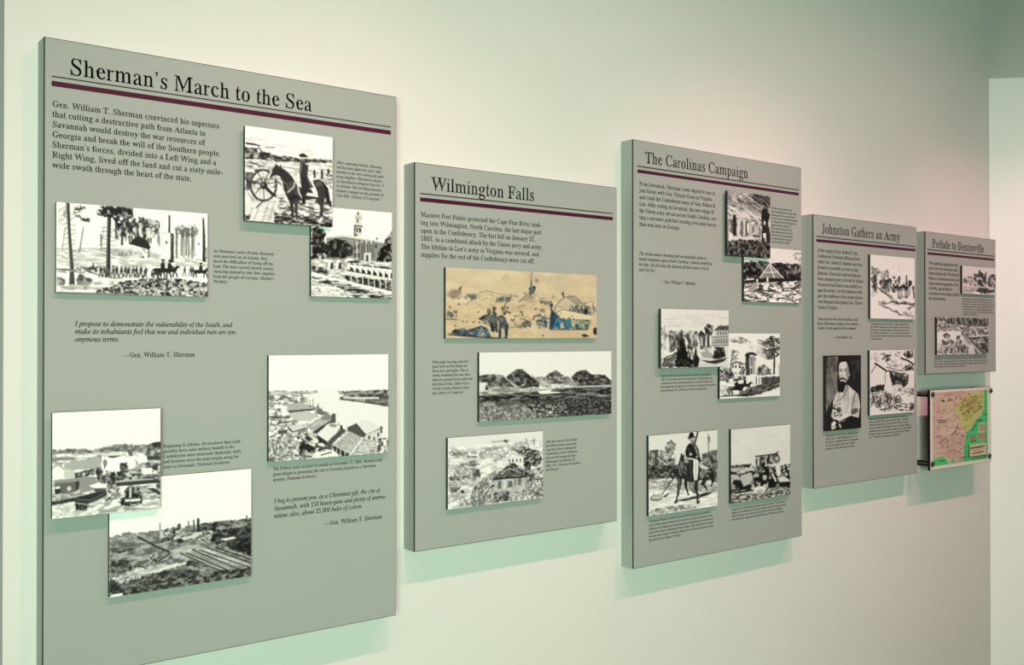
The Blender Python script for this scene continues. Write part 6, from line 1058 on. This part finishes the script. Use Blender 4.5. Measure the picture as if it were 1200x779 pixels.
t = panel(1.254261, 1.911343, -0.502434, 0.416754, 'grey text panel with a coloured battle scene, second from the left end')
title(t, 'Wilmington Falls', (505.3,222.5), (626.4,234.8), 0.0475)
rules(t, (492.3,226.2), (718.2,250.5), 1.3, (492.3,231.4), (718.2,253.9), (718.2,258.2), (492.3,235.8))
lettering('body_text', t, ['Massive Fort Fisher protected the Cape Fear River lead-', 'ing into Wilmington, North Carolina, the last major port', 'open in the Confederacy. The fort fell on January 15,', '1865, to a combined attack by the Union navy and army.', 'The lifeline to Lee\u2019s army in Virginia was severed, and', 'supplies for the rest of the Confederacy were cut off.'], 'R', (493,253.7), (493,300.7), (0,(635.7,265)), YT)
lettering('caption_text', t, ['Fifty-eight warships with 627', 'guns fired on Fort Fisher for', 'three days and nights. The se-', 'verely weakened fort was then', 'taken by ground forces under the', 'direction of Gen. Alfred Terry.', '(North Carolina Historic Sites', 'and Library of Congress)'], 'R', (506.5,425.6), (506.5,462), (4,(554,446)), YT)
lettering('caption_text', t, ['After the victory at Fort Fisher,', 'the Federal troops crossed the', 'Cape Fear River, defeated the', 'Confederates at Fort Anderson,', 'and marched unopposed into', 'Wilmington on February 22,', '1865. (N.C. Division of Archives', 'and History)'], 'R', (639.4,519), (639.4,552), (6,(680,543)), YT)
mounted(PHOTO, t, pic_fort_battle(), YP, TH, 'tan coloured drawing of a battle on a beach')
mounted(PHOTO, t, pic_earthworks(), YP, TH, 'photograph of a line of grassy earth mounds')
mounted(PHOTO, t, pic_town_troops(), YP, TH, 'engraving of troops filling a street beside a house')

t = panel(1.973081, 2.742276, -0.644186, 0.559080, 'tall grey text panel third from the left, with six black and white pictures')
title(t, 'The Carolinas Campaign', (756,190.6), (876.6,208.5), 0.0475)
rules(t, (747,193.6), (936,223.4), 1.2, (747,197.5), (936,226.7), (936,229.8), (747,201.3))
lettering('body_text', t, ['From Savannah, Sherman\u2019s next objective was to', 'join forces with Gen. Ulysses Grant in Virginia', 'and crush the Confederate army of Gen. Robert E.', 'Lee. After resting in Savannah, the two wings of', 'the Union army set out across South Carolina, cut-', 'ting a narrower path but creating even more havoc', 'than was seen in Georgia.'], 'R', (749.2,217), (749,264.4), (5,(840,266)), YT)
lettering('quotation_text', t, ['The whole army is burning with an insatiable desire to', 'wreak vengeance upon South Carolina. I almost tremble at', 'her fate, but feel that she deserves all that seems to be in', 'store for her.'], 'I', (748.8,298.6), (748.8,317.6), (1,(834.5,311)), YT, em=0.0142)
lettering('attribution_text', t, ['\u2014Gen. William T. Sherman'], 'R', (774.9,331.9), (774.9,331.9), (0,(815,334)), YT, em=0.0142)
lettering('caption_text', t, ['The Union armies marched into the', 'interior as they had done in Georgia. South', 'Carolina, they felt, was to pay for the first', 'secession. They set to burning the countryside', 'in retaliation for the war. The Federals then', 'entered Columbia on February 17,', '1865, and the destruction of the city', 'began. Though most of the town was', 'burned that day, the cause of the fires', 'is a continuing question. (Library of', 'Congress and Harper\u2019s Weekly)'], 'R', (903.8,244.6), (903,283.8), (3,(935,259)), YT)
lettering('caption_text', t, ['Sherman\u2019s forces next entered North Carolina in early March', '1865. The divided army met at Fayetteville, and though the men', 'avoided much of the destruction practiced in South Carolina, sol-', 'diers burned much of the old U.S. Arsenal, and some private homes', 'were destroyed. (N.C. Division of Archives and History)'], 'R', (774.2,441.6), (774.2,458.7), (3,(838,451)), YT)
lettering('caption_text', t, ['Throughout Sherman\u2019s march the troops relied on foragers to provide the', 'army with the supplies needed by the large force. Many of the stories of the', 'robberies and pillaging that became legendary throughout the South were the', 'result of the abuses committed by these soldiers. They raided farms for more', 'were necessary to gather food and supplies for the troops and destroyed what', 'they did not take. (Harper\u2019s Weekly)'], 'R', (760.3,612.3), (760,634.2), (2,(836,606)), YT)
lettering('caption_text', t, ['On the march, the soldiers wrecked miles of railroad. The Federals', 'refugees were following the troops. Besides wrecked wagons, miles', 'often the horses were too weak; some of the last of the supplies', 'were burned in camps by the Federal troops. (National Archives)'], 'R', (857.2,598.3), (857.2,610), (2,(921,594)), YT)
mounted(PHOTO, t, pic_ruined_chimneys(), YP2, TH, 'dark engraving of a soldier standing before ruined chimneys')
mounted(PHOTO, t, pic_river_camp(), YP, TH, 'picture of a pale pyramid of timbers before dark trees')
mounted(PHOTO, t, pic_square(), YP2, TH, 'engraving of a town square with people and a tall tree')
mounted(PHOTO, t, pic_arsenal_tower(), YP, TH, 'engraving of a round tower, a bare tree and riders')
mounted(PHOTO, t, pic_mounted_forager(), YP, TH, 'engraving of a bearded mounted soldier holding a rifle')
mounted(PHOTO, t, pic_wrecked_wagon(), YP, TH, 'engraving of people around a wrecked wagon')

t = panel(2.805253, 3.437454, -0.495989, 0.412312, 'grey text panel with a portrait of a bearded officer')
title(t, 'Johnston Gathers an Army', (963,272.8), (1054.9,282.7), 0.0475)
rules(t, (956.6,276.2), (1072.9,289.4), 1.1, (956.6,279.5), (1072.9,292), (1072.9,295), (956.6,282.7))
lettering('body_text', t, ['At the urging of Gen. Robert E. Lee,', 'Confederate President Jefferson Davis', 'called Gen. Joseph E. Johnston out of re-', 'tirement to assemble an army to stop', 'Sherman. Davis had removed Johnston', 'from command prior to the fall of Atlanta', 'because he had failed to successfully en-', 'gage the enemy. Lee felt Johnston could', 'give the confidence of the troops and pre-', 'vent Sherman from joining Gen. Ulysses', 'Grant in Virginia.'], 'R', (958,294.6), (957.5,361.6), (5,(1011.8,331)), YT)
lettering('quotation_text', t, ['I know of no one who had so much the confi-', 'dence of the troops & people as Gen. Johnston,', '& believe he has capacity for the command.'], 'I', (957.8,375), (957.8,385.7), (1,(1006.8,381)), YT, em=0.0142)
lettering('attribution_text', t, ['\u2014Gen. Robert E. Lee'], 'R', (977.4,396.5), (977.4,396.5), (0,(998.7,396.5)), YT, em=0.0142)
lettering('caption_text', t, ['Throughout the march the cavalry skirmished', 'with their enemies as the armies moved across', 'Wheeler\u2019s and Hampton\u2019s horsemen harassed', 'the Union columns at every river crossing and', 'crossroads. (North Carolina Division of Archives', 'and History)'], 'R', (1020.2,380.3), (1020,397.8), (0,(1068.6,381)), YT)
lettering('caption_text', t, ['The general who was to command was', 'given only a small fighting force. For', 'his forces, Johnston drew on remnants', 'of several armies that were widely', 'scattered. (The National Archives)'], 'R', (967.5,511.6), (967.5,526.9), (0,(1006,508)), YT)
lettering('caption_text', t, ['The troops that gathered at Smithfield came from', 'all across the South, many of them after a long and', 'difficult journey by rail and on foot. Worn out and', 'poorly armed, they included veterans of many battles', 'and boys who had never been under fire. By the middle', 'of March they were ready to meet the Federal armies.', '(N.C. Division of Archives and History)'], 'R', (1018.6,492), (1018.5,513.5), (3,(1068.4,497)), YT)
mounted(PHOTO, t, pic_cavalry_sketch(), YP, TH, 'ink sketch of cavalry on a road')
mounted(PHOTO, t, pic_officer(), YP, TH, 'dark portrait of a bearded man in a pale coat')
mounted(PHOTO, t, pic_ravine(), YP, TH, 'ink sketch of a ravine between rocks')

t = panel(3.494865, 4.027201, -0.132623, 0.401341, 'smallest grey text panel, at the right end above the framed map')
title(t, 'Prelude to Bentonville', (1092.4,289.8), (1153,296), 0.0475)
rules(t, (1087,292.4), (1165,300), 1.1, (1087,295.2), (1165,303), (1165,305.6), (1087,298))
lettering('body_text', t, ['Two significant engagements took', 'place in the days leading up to the', 'Battle of Bentonville. The Battle of', 'Monroe\u2019s Crossroads was one of the', 'largest cavalry engagements of the', 'Civil War, and the Battle of', 'Averasboro was an attempt to delay', 'the Federal advance.'], 'R', (1088.4,309.5), (1088.4,351), (3,(1124,330)), YT)
lettering('caption_text', t, ['Throughout the campaign the opposing cavalry', 'forces met in a number of sharp engagements. At', 'Monroe\u2019s Crossroads the Confederates surprised', 'the sleeping Federal camp at dawn and drove off', 'the troopers, who soon rallied and fought their', 'way back into camp. (North Carolina Division of', 'Archives and History)'], 'R', (1128,350.8), (1128,368.8), (0,(1165,351.5)), YT)
lettering('caption_text', t, ['Fighting at Averasboro delayed one wing of the Federal army and', 'gave the Confederates time to concentrate their scattered forces near', 'the village of Bentonville before the other wing came within reach', 'of the field of battle. (Harper\u2019s Weekly)'], 'R', (1094.8,421.2), (1094.8,430.5), (1,(1157.7,422.5)), YT)
mounted(PHOTO, t, pic_charge(), YP, TH, 'small engraving of soldiers on a rise')
mounted(PHOTO, t, pic_field_battle(), YP, TH, 'wide engraving of troops fighting beside a straight road')

# ------------------------------------------------------------------ the map on stand-offs below the last panel
YM = -0.076
c = [at(q, YM) for q in ((1090,457.3), (1163,452.5), (1160.3,540.7), (1090,551.5))]
mx0, mx1 = (c[0].x+c[3].x)/2, (c[1].x+c[2].x)/2
mz1, mz0 = (c[0].z+c[1].z)/2, (c[2].z+c[3].z)/2
t = thing('map_plaque', 'framed coloured map held off the wall on dark stand-offs, below the smallest panel', 'map')
plate('frame_plate', mx0, mx1, YM, YM+0.010, mz0, mz1, 0.0012, M_PLATE, M_BLACK, t)
pm = pic_map()
o = mounted('map_print', t, pm, YM-0.0012, 0.001, 'pink, yellow and green campaign map')
def turned(name, x, z, prof, mat, parent, n=24):
    """solid of revolution about an axis along Y: prof = (y, radius)"""
    V, F = [], []
    for y, r in prof:
        V += [(x + r*math.cos(2*math.pi*i/n), y, z + r*math.sin(2*math.pi*i/n)) for i in range(n)]
    for k in range(len(prof)-1):
        F += [(k*n+i, k*n+(i+1)%n, (k+1)*n+(i+1)%n, (k+1)*n+i) for i in range(n)]
    F.append(tuple(range(n))[::-1]); F.append(tuple((len(prof)-1)*n+i for i in range(n)))
    o = mesh(name, V, F, [mat], None, parent)
    for p in o.data.polygons: p.use_smooth = len(p.vertices) == 4
    return o
for (bx, by) in ((1092.6,462), (1160.6,457.6), (1159.2,534), (1092.4,543.6)):
    b = at((bx, by), YM)
    turned('standoff', b.x, b.z, [(YM+0.010,0.0100), (-0.010,0.0100), (-0.010,0.0125), (0.0,0.0125)], M_BLACK, t)
    turned('bolt', b.x, b.z, [(YM-0.0068,0.0040), (YM-0.0056,0.0085), (YM-0.0030,0.0100), (YM,0.0100)], M_STEEL, t)
